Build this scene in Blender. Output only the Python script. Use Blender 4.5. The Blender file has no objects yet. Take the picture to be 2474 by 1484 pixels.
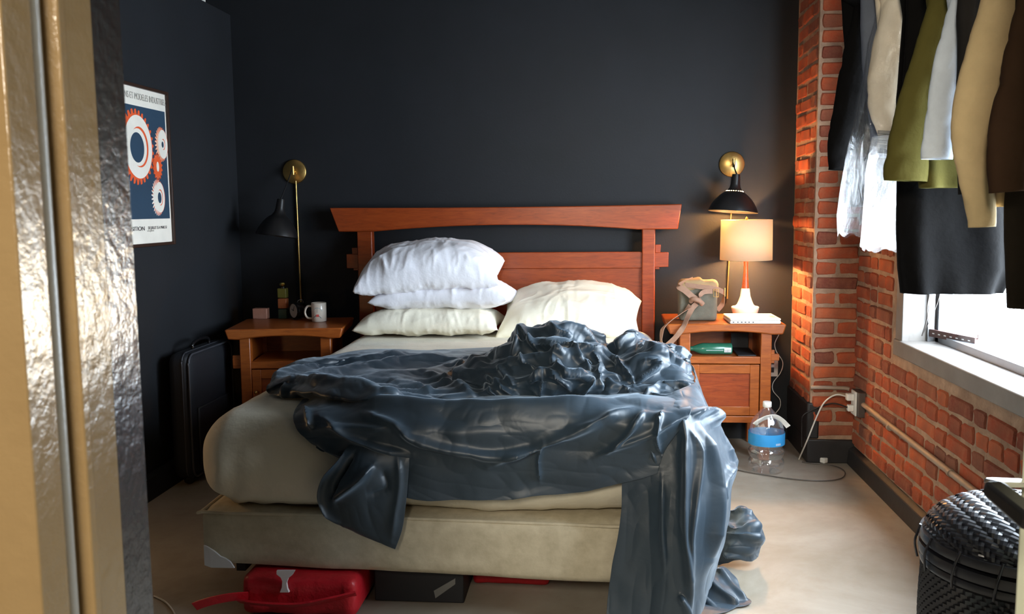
import bpy, math, random
import numpy as np
from mathutils import Vector, Matrix
random.seed(7); rng = np.random.default_rng(7)
SC = bpy.context.scene
COL = SC.collection
# ------------------------------------------------------------------ camera
F = 2180.0; CX, CY = 1237.0, 742.0; CAMH = 1.26
D_ = np.array([203.0, 242.0, F]); D_ /= np.linalg.norm(D_)      # room depth (+Y) in camera axes right/up/forward
a_ = -0.0105; b_ = -(a_*203+242)/F
U_ = np.array([a_, 1.0, b_]); U_ /= np.linalg.norm(U_)
X_ = np.cross(U_, D_)
if X_[0] < 0: X_ = -X_
R3 = np.array([X_, D_, U_])           # rows: world axes in camera coords ; columns: camera right/up/fwd in world
right_w, up_w, fwd_w = R3[:,0], R3[:,1], R3[:,2]
CAMP = np.array([0.0, 0.0, CAMH])
def ray(px, py):
    return right_w*(px-CX) + up_w*(CY-py) + fwd_w*F
def at(px, py, Y):
    d = ray(px, py); return CAMP + d*(Y/d[1])
def atX(px, py, X):
    d = ray(px, py); return CAMP + d*(X/d[0])
def atZ(px, py, z):
    d = ray(px, py); return CAMP + d*((z-CAMH)/d[2])
def px_of(P):
    P = np.asarray(P, float) - CAMP
    f = P@fwd_w; return CX + F*(P@right_w)/f, CY - F*(P@up_w)/f
cam = bpy.data.cameras.new('camera'); co = bpy.data.objects.new('camera', cam); COL.objects.link(co)
M = Matrix.Identity(4)
for i in range(3):
    M[i][0] = right_w[i]; M[i][1] = up_w[i]; M[i][2] = -fwd_w[i]; M[i][3] = CAMP[i]
co.matrix_world = M
cam.sensor_width = 36.0; cam.lens = 36.0*F/2474.0
cam.clip_start = 0.02; cam.clip_end = 100
cam.dof.use_dof = True; cam.dof.focus_distance = 4.2; cam.dof.aperture_fstop = 13
SC.camera = co
# ------------------------------------------------------------------ world, lights, exposure
w = bpy.data.worlds.new('sky'); SC.world = w; w.use_nodes = True
bgn = w.node_tree.nodes['Background']
bgn.inputs[0].default_value = (0.79, 0.90, 1.0, 1); bgn.inputs[1].default_value = 31.0
def light(name, kind, loc, energy, color, size=None, sizey=None, rot=None, spot=None):
    l = bpy.data.lights.new(name, kind); l.energy = energy; l.color = color
    if kind == 'AREA':
        l.shape = 'RECTANGLE'; l.size = size; l.size_y = sizey or size
    elif size is not None: l.shadow_soft_size = size
    o = bpy.data.objects.new(name, l); COL.objects.link(o); o.location = loc
    if rot: o.rotation_euler = rot
    return o
po = light('window_portal', 'AREA', (1.42, 2.825, 1.38), 1, (1,1,1), 1.40, 1.98, (0, math.radians(90), 0))
po.data.cycles.is_portal = True
light('hall_light', 'AREA', (-0.30, -1.3, 2.12), 85.0, (1.0, 0.90, 0.74), 0.5, 0.5, (math.radians(72), 0, 0))
light('corner_lamp_bulb', 'POINT', (-1.80, 2.85, .62), 2.4, (1.0, 0.60, 0.26), .05)
# low warm sun glinting up off the bright surfaces outside, through the gap under the clothes
az, el = math.radians(32.5), math.radians(-7.0)
sd = Vector((-math.sin(az)*math.cos(el), -math.cos(az)*math.cos(el), -math.sin(el)))
sun = light('outdoor_sun_glint', 'SUN', (6, 11, 1), 0.65, (1.0, 0.72, 0.36)); sun.data.angle = math.radians(3.0)
sun.rotation_euler = sd.to_track_quat('-Z', 'Y').to_euler()
SC.view_settings.view_transform = 'Standard'; SC.view_settings.look = 'None'
SC.view_settings.gamma = 1.0; SC.view_settings.exposure = 0.0
try: SC.view_settings.use_curve_mapping = False
except Exception: pass
# ------------------------------------------------------------------ materials
def s2l(c):
    c = c/255.0
    return c/12.92 if c <= 0.04045 else ((c+0.055)/1.055)**2.4
def rgb(r, g, b): return (s2l(r), s2l(g), s2l(b), 1)
class NT:
    def __init__(s, name):
        s.m = bpy.data.materials.new(name); s.m.use_nodes = True
        s.t = s.m.node_tree; s.b = s.t.nodes['Principled BSDF']
    def n(s, typ, **kw):
        x = s.t.nodes.new(typ)
        for k, v in kw.items():
            if k.startswith('i_'): x.inputs[k[2:].replace('_', ' ')].default_value = v
            else: setattr(x, k, v)
        return x
    def l(s, a, b): s.t.links.new(a, b)
    def coords(s, scale=(1,1,1), space='Object'):
        tc = s.n('ShaderNodeTexCoord'); mp = s.n('ShaderNodeMapping'); mp.inputs['Scale'].default_value = scale
        s.l(tc.outputs[space], mp.inputs['Vector']); return mp.outputs[0]
    def noise(s, vec, scale, detail=4, rough=.5, dist=0):
        x = s.n('ShaderNodeTexNoise'); x.inputs['Scale'].default_value = scale; x.inputs['Detail'].default_value = detail
        x.inputs['Roughness'].default_value = rough; x.inputs['Distortion'].default_value = dist
        s.l(vec, x.inputs['Vector']); return x.outputs['Fac']
    def ramp(s, fac, stops):
        r = s.n('ShaderNodeValToRGB'); e = r.color_ramp.elements
        while len(e) < len(stops): e.new(0.5)
        for k, (p, c) in enumerate(stops): e[k].position = p; e[k].color = c
        s.l(fac, r.inputs[0]); return r.outputs[0]
    def mix(s, fac, a, b, mode='MIX'):
        x = s.n('ShaderNodeMix', data_type='RGBA', blend_type=mode)
        for inp, v in ((x.inputs[0], fac), (x.inputs[6], a), (x.inputs[7], b)):
            if isinstance(v, (int, float, tuple)): inp.default_value = v
            else: s.l(v, inp)
        return x.outputs[2]
    def bump(s, h, strength=.3, dist=.01, prev=None):
        x = s.n('ShaderNodeBump'); x.inputs['Strength'].default_value = strength; x.inputs['Distance'].default_value = dist
        s.l(h, x.inputs['Height'])
        if prev is not None: s.l(prev, x.inputs['Normal'])
        s.l(x.outputs[0], s.b.inputs['Normal']); return x.outputs[0]
    def set(s, **kw):
        for k, v in kw.items():
            s.b.inputs[k.replace('_', ' ')].default_value = v
        return s
def simple(name, c1, rough=.5, c2=None, scale=6, metal=0, bump=0, bscale=60, bdist=.002, spec=.5, sheen=0, coat=0, stretch=(1,1,1)):
    m = NT(name); m.set(Roughness=rough, Metallic=metal); m.b.inputs['Specular IOR Level'].default_value = spec
    v = m.coords(stretch)
    c2 = c2 or tuple(min(1, x*1.18) for x in c1[:3])+(1,)
    m.l(m.ramp(m.noise(v, scale, 5, .6), [(.3, c1), (.7, c2)]), m.b.inputs['Base Color'])
    if bump: m.bump(m.noise(v, bscale, 4, .6), bump, bdist)
    if sheen: m.b.inputs['Sheen Weight'].default_value = sheen
    if coat: m.b.inputs['Coat Weight'].default_value = coat; m.b.inputs['Coat Roughness'].default_value = .1
    return m.m
def glass(name, col, rough=.02, alpha_t=.85, gl=.12, bump=0):
    """thin clear sheet: mostly transmitted light with a glossy skin"""
    m = NT(name); t = m.t; out = [n for n in t.nodes if n.type == 'OUTPUT_MATERIAL'][0]
    tr = m.n('ShaderNodeBsdfTransparent'); tr.inputs[0].default_value = col
    gn = m.n('ShaderNodeBsdfGlossy'); gn.inputs['Roughness'].default_value = rough; gn.inputs[0].default_value = (1,1,1,1)
    tl = m.n('ShaderNodeBsdfTranslucent'); tl.inputs[0].default_value = (.9,.9,.9,1)
    df = m.n('ShaderNodeBsdfDiffuse'); df.inputs[0].default_value = (.85,.85,.85,1)
    mm = m.n('ShaderNodeMixShader'); mm.inputs[0].default_value = .4; m.l(tl.outputs[0], mm.inputs[1]); m.l(df.outputs[0], mm.inputs[2])
    m1 = m.n('ShaderNodeMixShader'); m1.inputs[0].default_value = 1-alpha_t
    m.l(tr.outputs[0], m1.inputs[1]); m.l(mm.outputs[0], m1.inputs[2])
    lw = m.n('ShaderNodeLayerWeight'); lw.inputs[0].default_value = .35
    ma = m.n('ShaderNodeMath', operation='MULTIPLY_ADD'); m.l(lw.outputs['Facing'], ma.inputs[0]); ma.inputs[1].default_value = gl*2.5; ma.inputs[2].default_value = gl*.4
    m2 = m.n('ShaderNodeMixShader'); m.l(ma.outputs[0], m2.inputs[0]); m.l(m1.outputs[0], m2.inputs[1]); m.l(gn.outputs[0], m2.inputs[2])
    if bump:
        v = m.coords((1,1,.45)); bp = m.n('ShaderNodeBump'); bp.inputs['Strength'].default_value = bump; bp.inputs['Distance'].default_value = .02
        m.l(m.noise(v, 16, 6, .65, 1.5), bp.inputs['Height']); m.l(bp.outputs[0], gn.inputs['Normal']); m.l(bp.outputs[0], df.inputs['Normal'])
    m.l(m2.outputs[0], out.inputs[0]); return m.m
def emit(name, col, s):
    m = NT(name); m.b.inputs['Emission Color'].default_value = col; m.b.inputs['Emission Strength'].default_value = s
    m.b.inputs['Base Color'].default_value = col; return m.m
MT = {}
MT['navy'] = simple('charcoal_wall_paint', rgb(33,35,38), .6, rgb(37,39,43), 3, bump=.25, bscale=90, bdist=.002, spec=.25)
MT['navy_gloss'] = simple('dark_gloss_paint', rgb(24,24,25), .20, rgb(27,27,28), 5, bump=.28, bscale=70, bdist=.004, spec=.8)
MT['jamb'] = simple('cream_gloss_paint', rgb(124,102,70), .20, rgb(136,114,80), 5, bump=.28, bscale=70, bdist=.004, spec=.5)
MT['jamb_grey'] = simple('grey_gloss_bead', rgb(150,148,142), .3, rgb(165,163,158), 5, bump=.3, bscale=50)
MT['white_wall'] = simple('hall_plaster', rgb(205,196,180), .8)
MT['ceiling'] = simple('ceiling_paint', rgb(150,145,138), .85)
MT['black_base'] = simple('black_baseboard_paint', rgb(28,27,28), .5, rgb(44,42,42), 9, bump=.3, bscale=40)
MT['mortar'] = simple('old_lime_mortar', rgb(140,112,92), .95, rgb(182,150,124), 14, bump=.9, bscale=45, bdist=.008)
MT['grey_trim'] = simple('grey_painted_trim', rgb(118,112,108), .5, rgb(136,130,124), 7, bump=.3, bscale=40)
MT['alu'] = simple('aluminium', rgb(150,152,156), .35, metal=.9)
MT['rust'] = simple('brown_metal_rail', rgb(62,36,32), .6, rgb(84,52,46), 12)
MT['galv'] = simple('galvanised_conduit', rgb(150,130,112), .55, rgb(168,150,132), 14, metal=.2)
MT['plate_grey'] = simple('grey_steel_box', rgb(86,80,76), .5, metal=.4)
MT['white_plastic'] = simple('white_plastic', rgb(222,220,214), .4)
MT['white_cord'] = simple('white_cord', rgb(205,200,190), .5)
MT['black_cord'] = simple('black_cord', rgb(28,22,20), .5)
MT['black_enamel'] = simple('black_enamel', rgb(20,19,20), .38, spec=.5, bump=.1, bscale=90)
MT['brass'] = simple('aged_brass', rgb(196,158,92), .34, rgb(216,180,112), 20, metal=1, bump=.1)
MT['chrome'] = simple('chrome', rgb(205,205,208), .15, metal=1)
MT['dark_fabric'] = simple('black_luggage_cloth', rgb(22,24,30), .6, bump=.3, bscale=150)
MT['black_piping'] = simple('luggage_piping', rgb(60,62,68), .35)
MT['ceramic'] = simple('white_ceramic', rgb(236,226,212), .25, spec=.5, coat=.4)
MT['laptop'] = simple('white_laptop_plastic', rgb(238,236,228), .3)
MT['port'] = simple('dark_port', rgb(50,48,50), .5)
MT['logo_grey'] = simple('grey_logo_print', rgb(150,135,110), .5)
MT['tan_web'] = simple('brown_webbing', rgb(142,108,88), .75, rgb(160,124,102), 30, bump=.4, bscale=220)
MT['canvas'] = simple('grey_canvas', rgb(92,88,76), .85, rgb(106,102,88), 20, bump=.5, bscale=200)
MT['canvas_tan'] = simple('tan_canvas_lid', rgb(150,122,86), .85, rgb(166,138,98), 20, bump=.5, bscale=120)
MT['black_rattan'] = simple('black_glossy_rattan', rgb(18,18,24), .42, rgb(30,30,36), 40, spec=.7, coat=.3)
MT['red'] = simple('red_plastic_bag', rgb(176,22,34), .42, rgb(196,30,40), 6, bump=.4, bscale=12, bdist=.02)
MT['white_print'] = simple('white_print', rgb(200,190,188), .5)
MT['black_box'] = simple('black_cardboard', rgb(26,26,30), .6)
MT['grey_card'] = simple('grey_card', rgb(110,110,108), .7)
MT['cream'] = simple('cream_fitted_sheet', rgb(216,208,186), .8, rgb(224,216,196), 4, bump=.35, bscale=9, bdist=.02, sheen=.15)
MT['boxspring'] = simple('damask_ticking', rgb(176,166,142), .75, rgb(200,190,166), 26, bump=.3, bscale=24, bdist=.004)
MT['box_bottom'] = simple('white_corner_guard', rgb(205,205,205), .6)
MT['pillow_white'] = simple('white_pillowcase', rgb(228,228,236), .75, rgb(234,234,240), 4, bump=.4, bscale=7, bdist=.02, sheen=.1)
MT['pillow_ivory'] = simple('ivory_pillowcase', rgb(232,226,206), .72, rgb(238,232,214), 4, bump=.35, bscale=7, bdist=.02, sheen=.1)
MT['poster_paper'] = simple('poster_paper', rgb(232,226,214), .5)
MT['poster_blue'] = simple('poster_blue_ink', rgb(44,66,86), .5)
MT['poster_orange'] = simple('poster_orange_ink', rgb(226,92,48), .5)
MT['poster_pink'] = simple('poster_peach_ink', rgb(240,190,160), .5)
MT['poster_grey'] = simple('poster_grey_ink', rgb(170,166,158), .5)
MT['poster_dark'] = simple('poster_dark_ink', rgb(70,68,70), .5)
MT['frame_dark'] = simple('dark_walnut_frame', rgb(52,34,26), .4)
MT['copper_wood'] = simple('pinkish_wood', rgb(186,130,110), .5, rgb(204,150,130), 12)
MT['mug_ink'] = simple('mug_blue_print', rgb(120,142,152), .4)
MT['mug_pale'] = simple('mug_pale_print', rgb(186,200,198), .4)
MT['mug_red'] = simple('mug_red_print', rgb(226,96,92), .4)
MT['clock_face'] = simple('clock_face', rgb(190,190,186), .5)
MT['black_gloss'] = simple('black_gloss_plastic', rgb(18,18,20), .25)
MT['olive_glass'] = simple('olive_tin', rgb(120,118,52), .35)
MT['orange_glass'] = simple('orange_tin', rgb(176,102,60), .4)
MT['green_glass'] = simple('dark_green_tin', rgb(44,66,52), .35)
MT['gold'] = simple('gold_cap', rgb(230,200,110), .22, metal=1)
MT['label_blue'] = simple('blue_label', rgb(44,142,206), .45, rgb(60,156,216), 9)
MT['label_white'] = simple('label_white', rgb(225,230,235), .5)
MT['clear'] = glass('clear_plastic_bottle', (.96,.97,.98,1), .05, .93, .22)
MT['film'] = glass('dry_cleaning_film', (.98,.98,.98,1), .07, .988, .11, bump=.8)
MT['film_frosted'] = glass('crumpled_film_end', (.98,.98,.98,1), .08, .78, .16, bump=.7)
MT['pane'] = glass('window_glass', (.97,.98,.99,1), .0, 1.0, .05)
MT['green_bottle'] = simple('green_bottle', rgb(36,92,72), .22, rgb(48,110,88), 10)
MT['bulb'] = emit('lit_bulb', (1.0, .60, .25, 1), 60)
MT['door_paint'] = simple('pale_door_paint', rgb(186,190,170), .5)
def wood(name, c1, c2, c3):
    m = NT(name); v = m.coords((1.2, 9, 9)); n1 = m.noise(v, 7, 6, .6, 1.2); v2 = m.coords((3, 60, 60)); n2 = m.noise(v2, 9, 4, .6)
    col = m.ramp(n1, [(.28, c1), (.5, c2), (.74, c3)])
    col = m.mix(.25, col, m.ramp(n2, [(.35, c1), (.7, c3)]))
    m.l(col, m.b.inputs['Base Color']); m.set(Roughness=.36); m.b.inputs['Coat Weight'].default_value = .25; m.b.inputs['Coat Roughness'].default_value = .25
    m.bump(n2, .08, .002); return m.m
MT['wood'] = wood('orange_brown_cherry', rgb(110,42,13), rgb(144,58,18), rgb(162,74,27))
MT['wood_tbl'] = wood('honey_cherry', rgb(126,60,20), rgb(158,80,27), rgb(176,97,38))
MT['walnut'] = wood('walnut_turning', rgb(92,44,20), rgb(126,64,32), rgb(142,76,40))
def brick_mat():
    m = NT('old_red_brick'); oi = m.n('ShaderNodeObjectInfo')
    base = m.ramp(oi.outputs['Random'], [(0, rgb(118,62,50)), (.2, rgb(150,66,46)), (.36, rgb(186,80,44)), (.55, rgb(200,88,46)), (.72, rgb(172,74,44)), (.86, rgb(212,104,58)), (1, rgb(124,78,66))])
    v = m.coords((1,1,1)); n = m.noise(v, 24, 6, .7); n2 = m.noise(v, 7, 3, .5)
    col = m.mix(m.ramp(n, [(.35, (.0,.0,.0,1)), (.75, (.55,.55,.55,1))]), base, rgb(196,128,92))
    col = m.mix(m.ramp(n2, [(.45, (.0,.0,.0,1)), (.75, (.6,.6,.6,1))]), col, rgb(80,44,36))
    m.l(col, m.b.inputs['Base Color']); m.set(Roughness=.9); m.bump(m.noise(v, 38, 8, .75), .9, .012); return m.m
MT['brick'] = brick_mat()
def floor_mat():
    m = NT('worn_painted_concrete'); v = m.coords((1,1,1)); n = m.noise(v, 1.6, 8, .62, .6); n2 = m.noise(v, 11, 6, .7)
    col = m.ramp(n, [(.3, rgb(130,120,104)), (.55, rgb(156,147,134)), (.75, rgb(168,162,151))])
    col = m.mix(m.ramp(n2, [(.5, (0,0,0,1)), (.8, (.4,.4,.4,1))]), col, rgb(130,114,98))
    # dust settled in the corner behind the jug
    tc = m.n('ShaderNodeTexCoord'); mp = m.n('ShaderNodeMapping'); mp.inputs['Location'].default_value = (-.80, -4.55, 0)
    mp.vector_type = 'POINT'; m.l(tc.outputs['Object'], mp.inputs['Vector'])
    ln = m.n('ShaderNodeVectorMath', operation='LENGTH'); m.l(mp.outputs[0], ln.inputs[0])
    ad = m.n('ShaderNodeMath', operation='ADD'); m.l(ln.outputs['Value'], ad.inputs[0])
    ns = m.n('ShaderNodeMath', operation='MULTIPLY'); m.l(n2, ns.inputs[0]); ns.inputs[1].default_value = .3; m.l(ns.outputs[0], ad.inputs[1])
    dust = m.ramp(ad.outputs[0], [(.48, (.8,.8,.8,1)), (.66, (0,0,0,1))])
    col = m.mix(dust, col, rgb(92,86,80))
    m.l(col, m.b.inputs['Base Color']); m.set(Roughness=.5); m.b.inputs['Specular IOR Level'].default_value = .35
    m.bump(n2, .15, .004); return m.m
MT['floor'] = floor_mat()
def satin():
    m = NT('slate_blue_satin_cotton'); v = m.coords((1,1,1)); n = m.noise(v, 3, 4, .5)
    m.l(m.ramp(n, [(.3, rgb(34,48,60)), (.7, rgb(43,58,70))]), m.b.inputs['Base Color'])
    m.set(Roughness=.45); m.b.inputs['Specular IOR Level'].default_value = .65
    m.b.inputs['Sheen Weight'].default_value = .30; m.b.inputs['Sheen Roughness'].default_value = .4; m.b.inputs['Sheen Tint'].default_value = (.7,.85,1,1)
    n1 = m.noise(m.coords((1.2,1,1.2)), 9, 3, .5, .8)
    rd = m.n('ShaderNodeTexNoise', noise_type='RIDGED_MULTIFRACTAL'); rd.inputs['Scale'].default_value = 5.5; rd.inputs['Detail'].default_value = 3; rd.inputs['Roughness'].default_value = .4; rd.inputs['Distortion'].default_value = .6; m.l(v, rd.inputs['Vector'])
    b1 = m.bump(rd.outputs['Fac'], .22, .010, m.bump(n1, .12, .02)); m.bump(m.noise(m.coords((1,1,1)), 420, 2, .5), .06, .001, b1); return m.m
MT['satin'] = satin()
def cloth(name, c, rough=.85, b=.4, bs=14):
    MT[name] = simple(name, c, rough, tuple(min(1,x*1.25) for x in c[:3])+(1,), 10, bump=b, bscale=bs, bdist=.012, spec=.08)
cloth('cloth_black', rgb(13,12,12)); cloth('cloth_greyblue', rgb(96,102,114)); cloth('cloth_beige', rgb(206,194,172)); cloth('cloth_stripe', rgb(120,116,108))
cloth('cloth_olive', rgb(84,78,38)); cloth('cloth_lightblue', rgb(206,216,228), .75); cloth('cloth_charcoal', rgb(40,38,37)); cloth('cloth_tan', rgb(208,182,138))
cloth('cloth_brown', rgb(70,50,36)); cloth('cloth_darkbrown', rgb(50,42,34))
def shade_mat():
    m = NT('white_linen_shade'); out = [n for n in m.t.nodes if n.type == 'OUTPUT_MATERIAL'][0]
    d = m.n('ShaderNodeBsdfDiffuse'); d.inputs[0].default_value = rgb(240,232,218)
    t = m.n('ShaderNodeBsdfTranslucent'); t.inputs[0].default_value = rgb(240,228,205)
    x = m.n('ShaderNodeMixShader'); x.inputs[0].default_value = .68; m.l(d.outputs[0], x.inputs[1]); m.l(t.outputs[0], x.inputs[2]); m.l(x.outputs[0], out.inputs[0]); return m.m
MT['shade'] = shade_mat()
# ------------------------------------------------------------------ mesh helpers
class MB:
    def __init__(s): s.v = []; s.f = []
    def add(s, vs, fs):
        o = len(s.v); s.v += [tuple(map(float, p)) for p in vs]; s.f += [tuple(i+o for i in f) for f in fs]; return s
    def box(s, x0, x1, y0, y1, z0, z1):
        return s.add([(x0,y0,z0),(x1,y0,z0),(x1,y1,z0),(x0,y1,z0),(x0,y0,z1),(x1,y0,z1),(x1,y1,z1),(x0,y1,z1)],
                     [(0,3,2,1),(4,5,6,7),(0,1,5,4),(1,2,6,5),(2,3,7,6),(3,0,4,7)])
    def prism(s, pts, axis, a, b):
        """outline pts extruded along axis between a and b; pts in the two other axes in x,y,z order"""
        n = len(pts); vs = []
        for t in (a, b):
            for (p, q) in pts:
                vs.append({'x': (t,p,q), 'y': (p,t,q), 'z': (p,q,t)}[axis])
        return s.add(vs, [tuple(range(n))[::-1], tuple(range(n, 2*n))] + [(i, (i+1)%n, n+(i+1)%n, n+i) for i in range(n)])
    def lathe(s, prof, c, segs=32, M=None, cap=True):
        vs = []; n = len(prof)
        for k in range(segs):
            a = 2*math.pi*k/segs
            for (r, z) in prof:
                p = Vector((r*math.cos(a), r*math.sin(a), z))
                if M is not None: p = M @ p
                vs.append((p[0]+c[0], p[1]+c[1], p[2]+c[2]))
        fs = [(k*n+i, ((k+1)%segs)*n+i, ((k+1)%segs)*n+i+1, k*n+i+1) for k in range(segs) for i in range(n-1)]
        if cap:
            if prof[0][0] > 1e-5: fs.append(tuple(k*n for k in range(segs))[::-1])
            if prof[-1][0] > 1e-5: fs.append(tuple(k*n+n-1 for k in range(segs)))
        return s.add(vs, fs)
    def tube(s, pts, r, segs=8, cap=True, smooth=True):
        pts = [Vector(p) for p in pts]
        if smooth and len(pts) > 2: pts = spline(pts)
        rr = r if isinstance(r, (list, tuple)) else None
        vs = []; up = Vector((0.13, 0.21, .97)); n = len(pts)
        for i, p in enumerate(pts):
            t = (pts[min(i+1, n-1)]-pts[max(i-1, 0)]).normalized()
            u = t.cross(up)
            if u.length < 1e-3: u = t.cross(Vector((1,0,0)))
            u.normalize(); v = t.cross(u); up = -v if False else up
            R = r if rr is None else rr[0]+(rr[1]-rr[0])*i/(n-1)
            for k in range(segs):
                a = 2*math.pi*k/segs; q = p+u*(R*math.cos(a))+v*(R*math.sin(a)); vs.append(tuple(q))
        fs = [(i*segs+k, i*segs+(k+1)%segs, (i+1)*segs+(k+1)%segs, (i+1)*segs+k) for i in range(n-1) for k in range(segs)]
        if cap: fs += [tuple(range(segs))[::-1], tuple(range((n-1)*segs, n*segs))]
        return s.add(vs, fs)
    def ribbon(s, pts, width, thick, wdir):
        """strap along pts, width measured along wdir (vector or list of vectors)"""
        pts0 = [Vector(p) for p in pts]; n0 = len(pts0)
        wd = wdir if isinstance(wdir, list) else [wdir]*n0
        wd = [Vector(x) for x in wd]
        pts = spline(pts0); wds = spline(wd); n = len(pts); vs = []
        for i, p in enumerate(pts):
            t = (pts[min(i+1, n-1)]-pts[max(i-1, 0)]).normalized()
            W = wds[i] - t*wds[i].dot(t); W.normalize(); N = t.cross(W)
            for (a, b) in ((-1,-1),(1,-1),(1,1),(-1,1)): vs.append(tuple(p+W*(a*width/2)+N*(b*thick/2)))
        fs = [(i*4+k, i*4+(k+1)%4, (i+1)*4+(k+1)%4, (i+1)*4+k) for i in range(n-1) for k in range(4)]
        fs += [(3,2,1,0), tuple(range((n-1)*4, n*4))]
        return s.add(vs, fs)
    def grid(s, P):
        """P: array (nv, nu, 3)"""
        nv, nu = P.shape[:2]
        return s.add(P.reshape(-1, 3), [(j*nu+i, j*nu+i+1, (j+1)*nu+i+1, (j+1)*nu+i) for j in range(nv-1) for i in range(nu-1)])
def spline(pts, k=6):
    pts = [Vector(p) for p in pts]; out = []; n = len(pts)
    for i in range(n-1):
        p0 = pts[max(i-1,0)]; p1 = pts[i]; p2 = pts[i+1]; p3 = pts[min(i+2,n-1)]
        for j in range(k):
            t = j/k
            out.append(.5*((2*p1)+(p2-p0)*t+(2*p0-5*p1+4*p2-p3)*t*t+(3*p1-p0-3*p2+p3)*t**3))
    out.append(pts[-1]); return out
def thing(name, label, cat, loc, group=None):
    o = bpy.data.objects.new(name, None); COL.objects.link(o); o.location = tuple(map(float, loc)); o['label'] = label; o['category'] = cat
    o.empty_display_size = .1
    if group: o['group'] = group
    return o
def rootloc(o):
    while o.parent: o = o.parent
    return np.array(o.location[:])
def obj(name, mb, mat, parent=None, bevel=0, smooth=False, solid=0, sub=0, label=None, cat=None, kind=None, group=None, bseg=2, ang=40):
    V = np.array(mb.v, float)
    if parent is not None: org = rootloc(parent)
    else:
        mn, mx = V.min(0), V.max(0); org = np.array([(mn[0]+mx[0])/2, (mn[1]+mx[1])/2, mn[2]])
    me = bpy.data.meshes.new(name); me.from_pydata((V-org).tolist(), [], mb.f); me.validate(); me.update()
    o = bpy.data.objects.new(name, me); COL.objects.link(o)
    me.materials.append(MT[mat] if isinstance(mat, str) else mat)
    if parent is not None: o.parent = parent
    else: o.location = org.tolist()
    if smooth or bevel:
        for p in me.polygons: p.use_smooth = True
        try: me.set_sharp_from_angle(angle=math.radians(ang if not smooth else 60))
        except Exception: pass
    if solid:
        m = o.modifiers.new('solidify', 'SOLIDIFY'); m.thickness = solid; m.offset = 0
    if bevel:
        m = o.modifiers.new('bevel', 'BEVEL'); m.width = bevel; m.segments = bseg; m.limit_method = 'ANGLE'; m.angle_limit = math.radians(35)
    if sub:
        m = o.modifiers.new('subsurf', 'SUBSURF'); m.levels = sub; m.render_levels = sub
    if label: o['label'] = label
    if cat: o['category'] = cat
    if kind: o['kind'] = kind
    if group: o['group'] = group
    return o
def struct(name, mb, mat, label=None, **kw): return obj(name, mb, mat, kind='structure', label=label, **kw)
# numpy value noise --------------------------------------------------
def vnoise(P, scale, seed=0):
    P = np.asarray(P, float)*scale + 37.3*seed; i = np.floor(P).astype(np.int64); f = P-i; f = f*f*f*(f*(f*6-15)+10)
    def h(ix, iy, iz):
        n = (ix*73856093) ^ (iy*19349663) ^ (iz*83492791) ^ (seed*2654435761)
        n = (n ^ (n >> 13)) * 1274126177 & 0x7fffffff; n = n ^ (n >> 16)
        return (n & 0xffff)/65535.0
    r = 0
    for dx in (0,1):
        for dy in (0,1):
            for dz in (0,1):
                wgt = (f[...,0] if dx else 1-f[...,0])*(f[...,1] if dy else 1-f[...,1])*(f[...,2] if dz else 1-f[...,2])
                r = r + wgt*h(i[...,0]+dx, i[...,1]+dy, i[...,2]+dz)
    return r*2-1
def fbm(P, scale, oct=3, seed=0):
    r = 0; a = 1; t = 0
    for k in range(oct): r = r + a*vnoise(P, scale*2**k, seed+k*11); t += a; a *= .5
    return r/t
def ridged(P, scale, oct=3, seed=0, warp=.3):
    P = np.asarray(P, float)
    if warp:
        P = P + np.stack([fbm(P, scale*.7, 2, seed+50+k) for k in range(3)], -1)*warp/scale
    r = 0; a = 1; t = 0
    for k in range(oct): r = r + a*(1-np.abs(vnoise(P, scale*2**k, seed+k*13)))**2.2; t += a; a *= .5
    return r/t - .45
def net(rows, nv, nu):
    """smooth surface through a control net (list of rows of 3D points, equal length)"""
    A = np.array(rows, float)
    def interp(A, n):
        m = A.shape[0]; t = np.linspace(0, m-1, n); i = np.clip(t.astype(int), 0, m-2); f = (t-i)
        sh = (-1,)+(1,)*(A.ndim-1); f = f.reshape(sh)
        p0 = A[np.clip(i-1,0,m-1)]; p1 = A[i]; p2 = A[i+1]; p3 = A[np.clip(i+2,0,m-1)]
        return .5*((2*p1)+(p2-p0)*f+(2*p0-5*p1+4*p2-p3)*f*f+(3*p1-p0-3*p2+p3)*f**3)
    A = interp(A, nv); A = np.swapaxes(interp(np.swapaxes(A, 0, 1), nu), 0, 1); return A
def normals(P):
    du = np.gradient(P, axis=1); dv = np.gradient(P, axis=0); n = np.cross(du, dv)
    return n/(np.linalg.norm(n, axis=-1, keepdims=True)+1e-9)
def pix(P):
    Q = P-CAMP; f = Q@fwd_w; return np.stack([CX+F*(Q@right_w)/f, CY-F*(Q@up_w)/f], -1)
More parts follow.
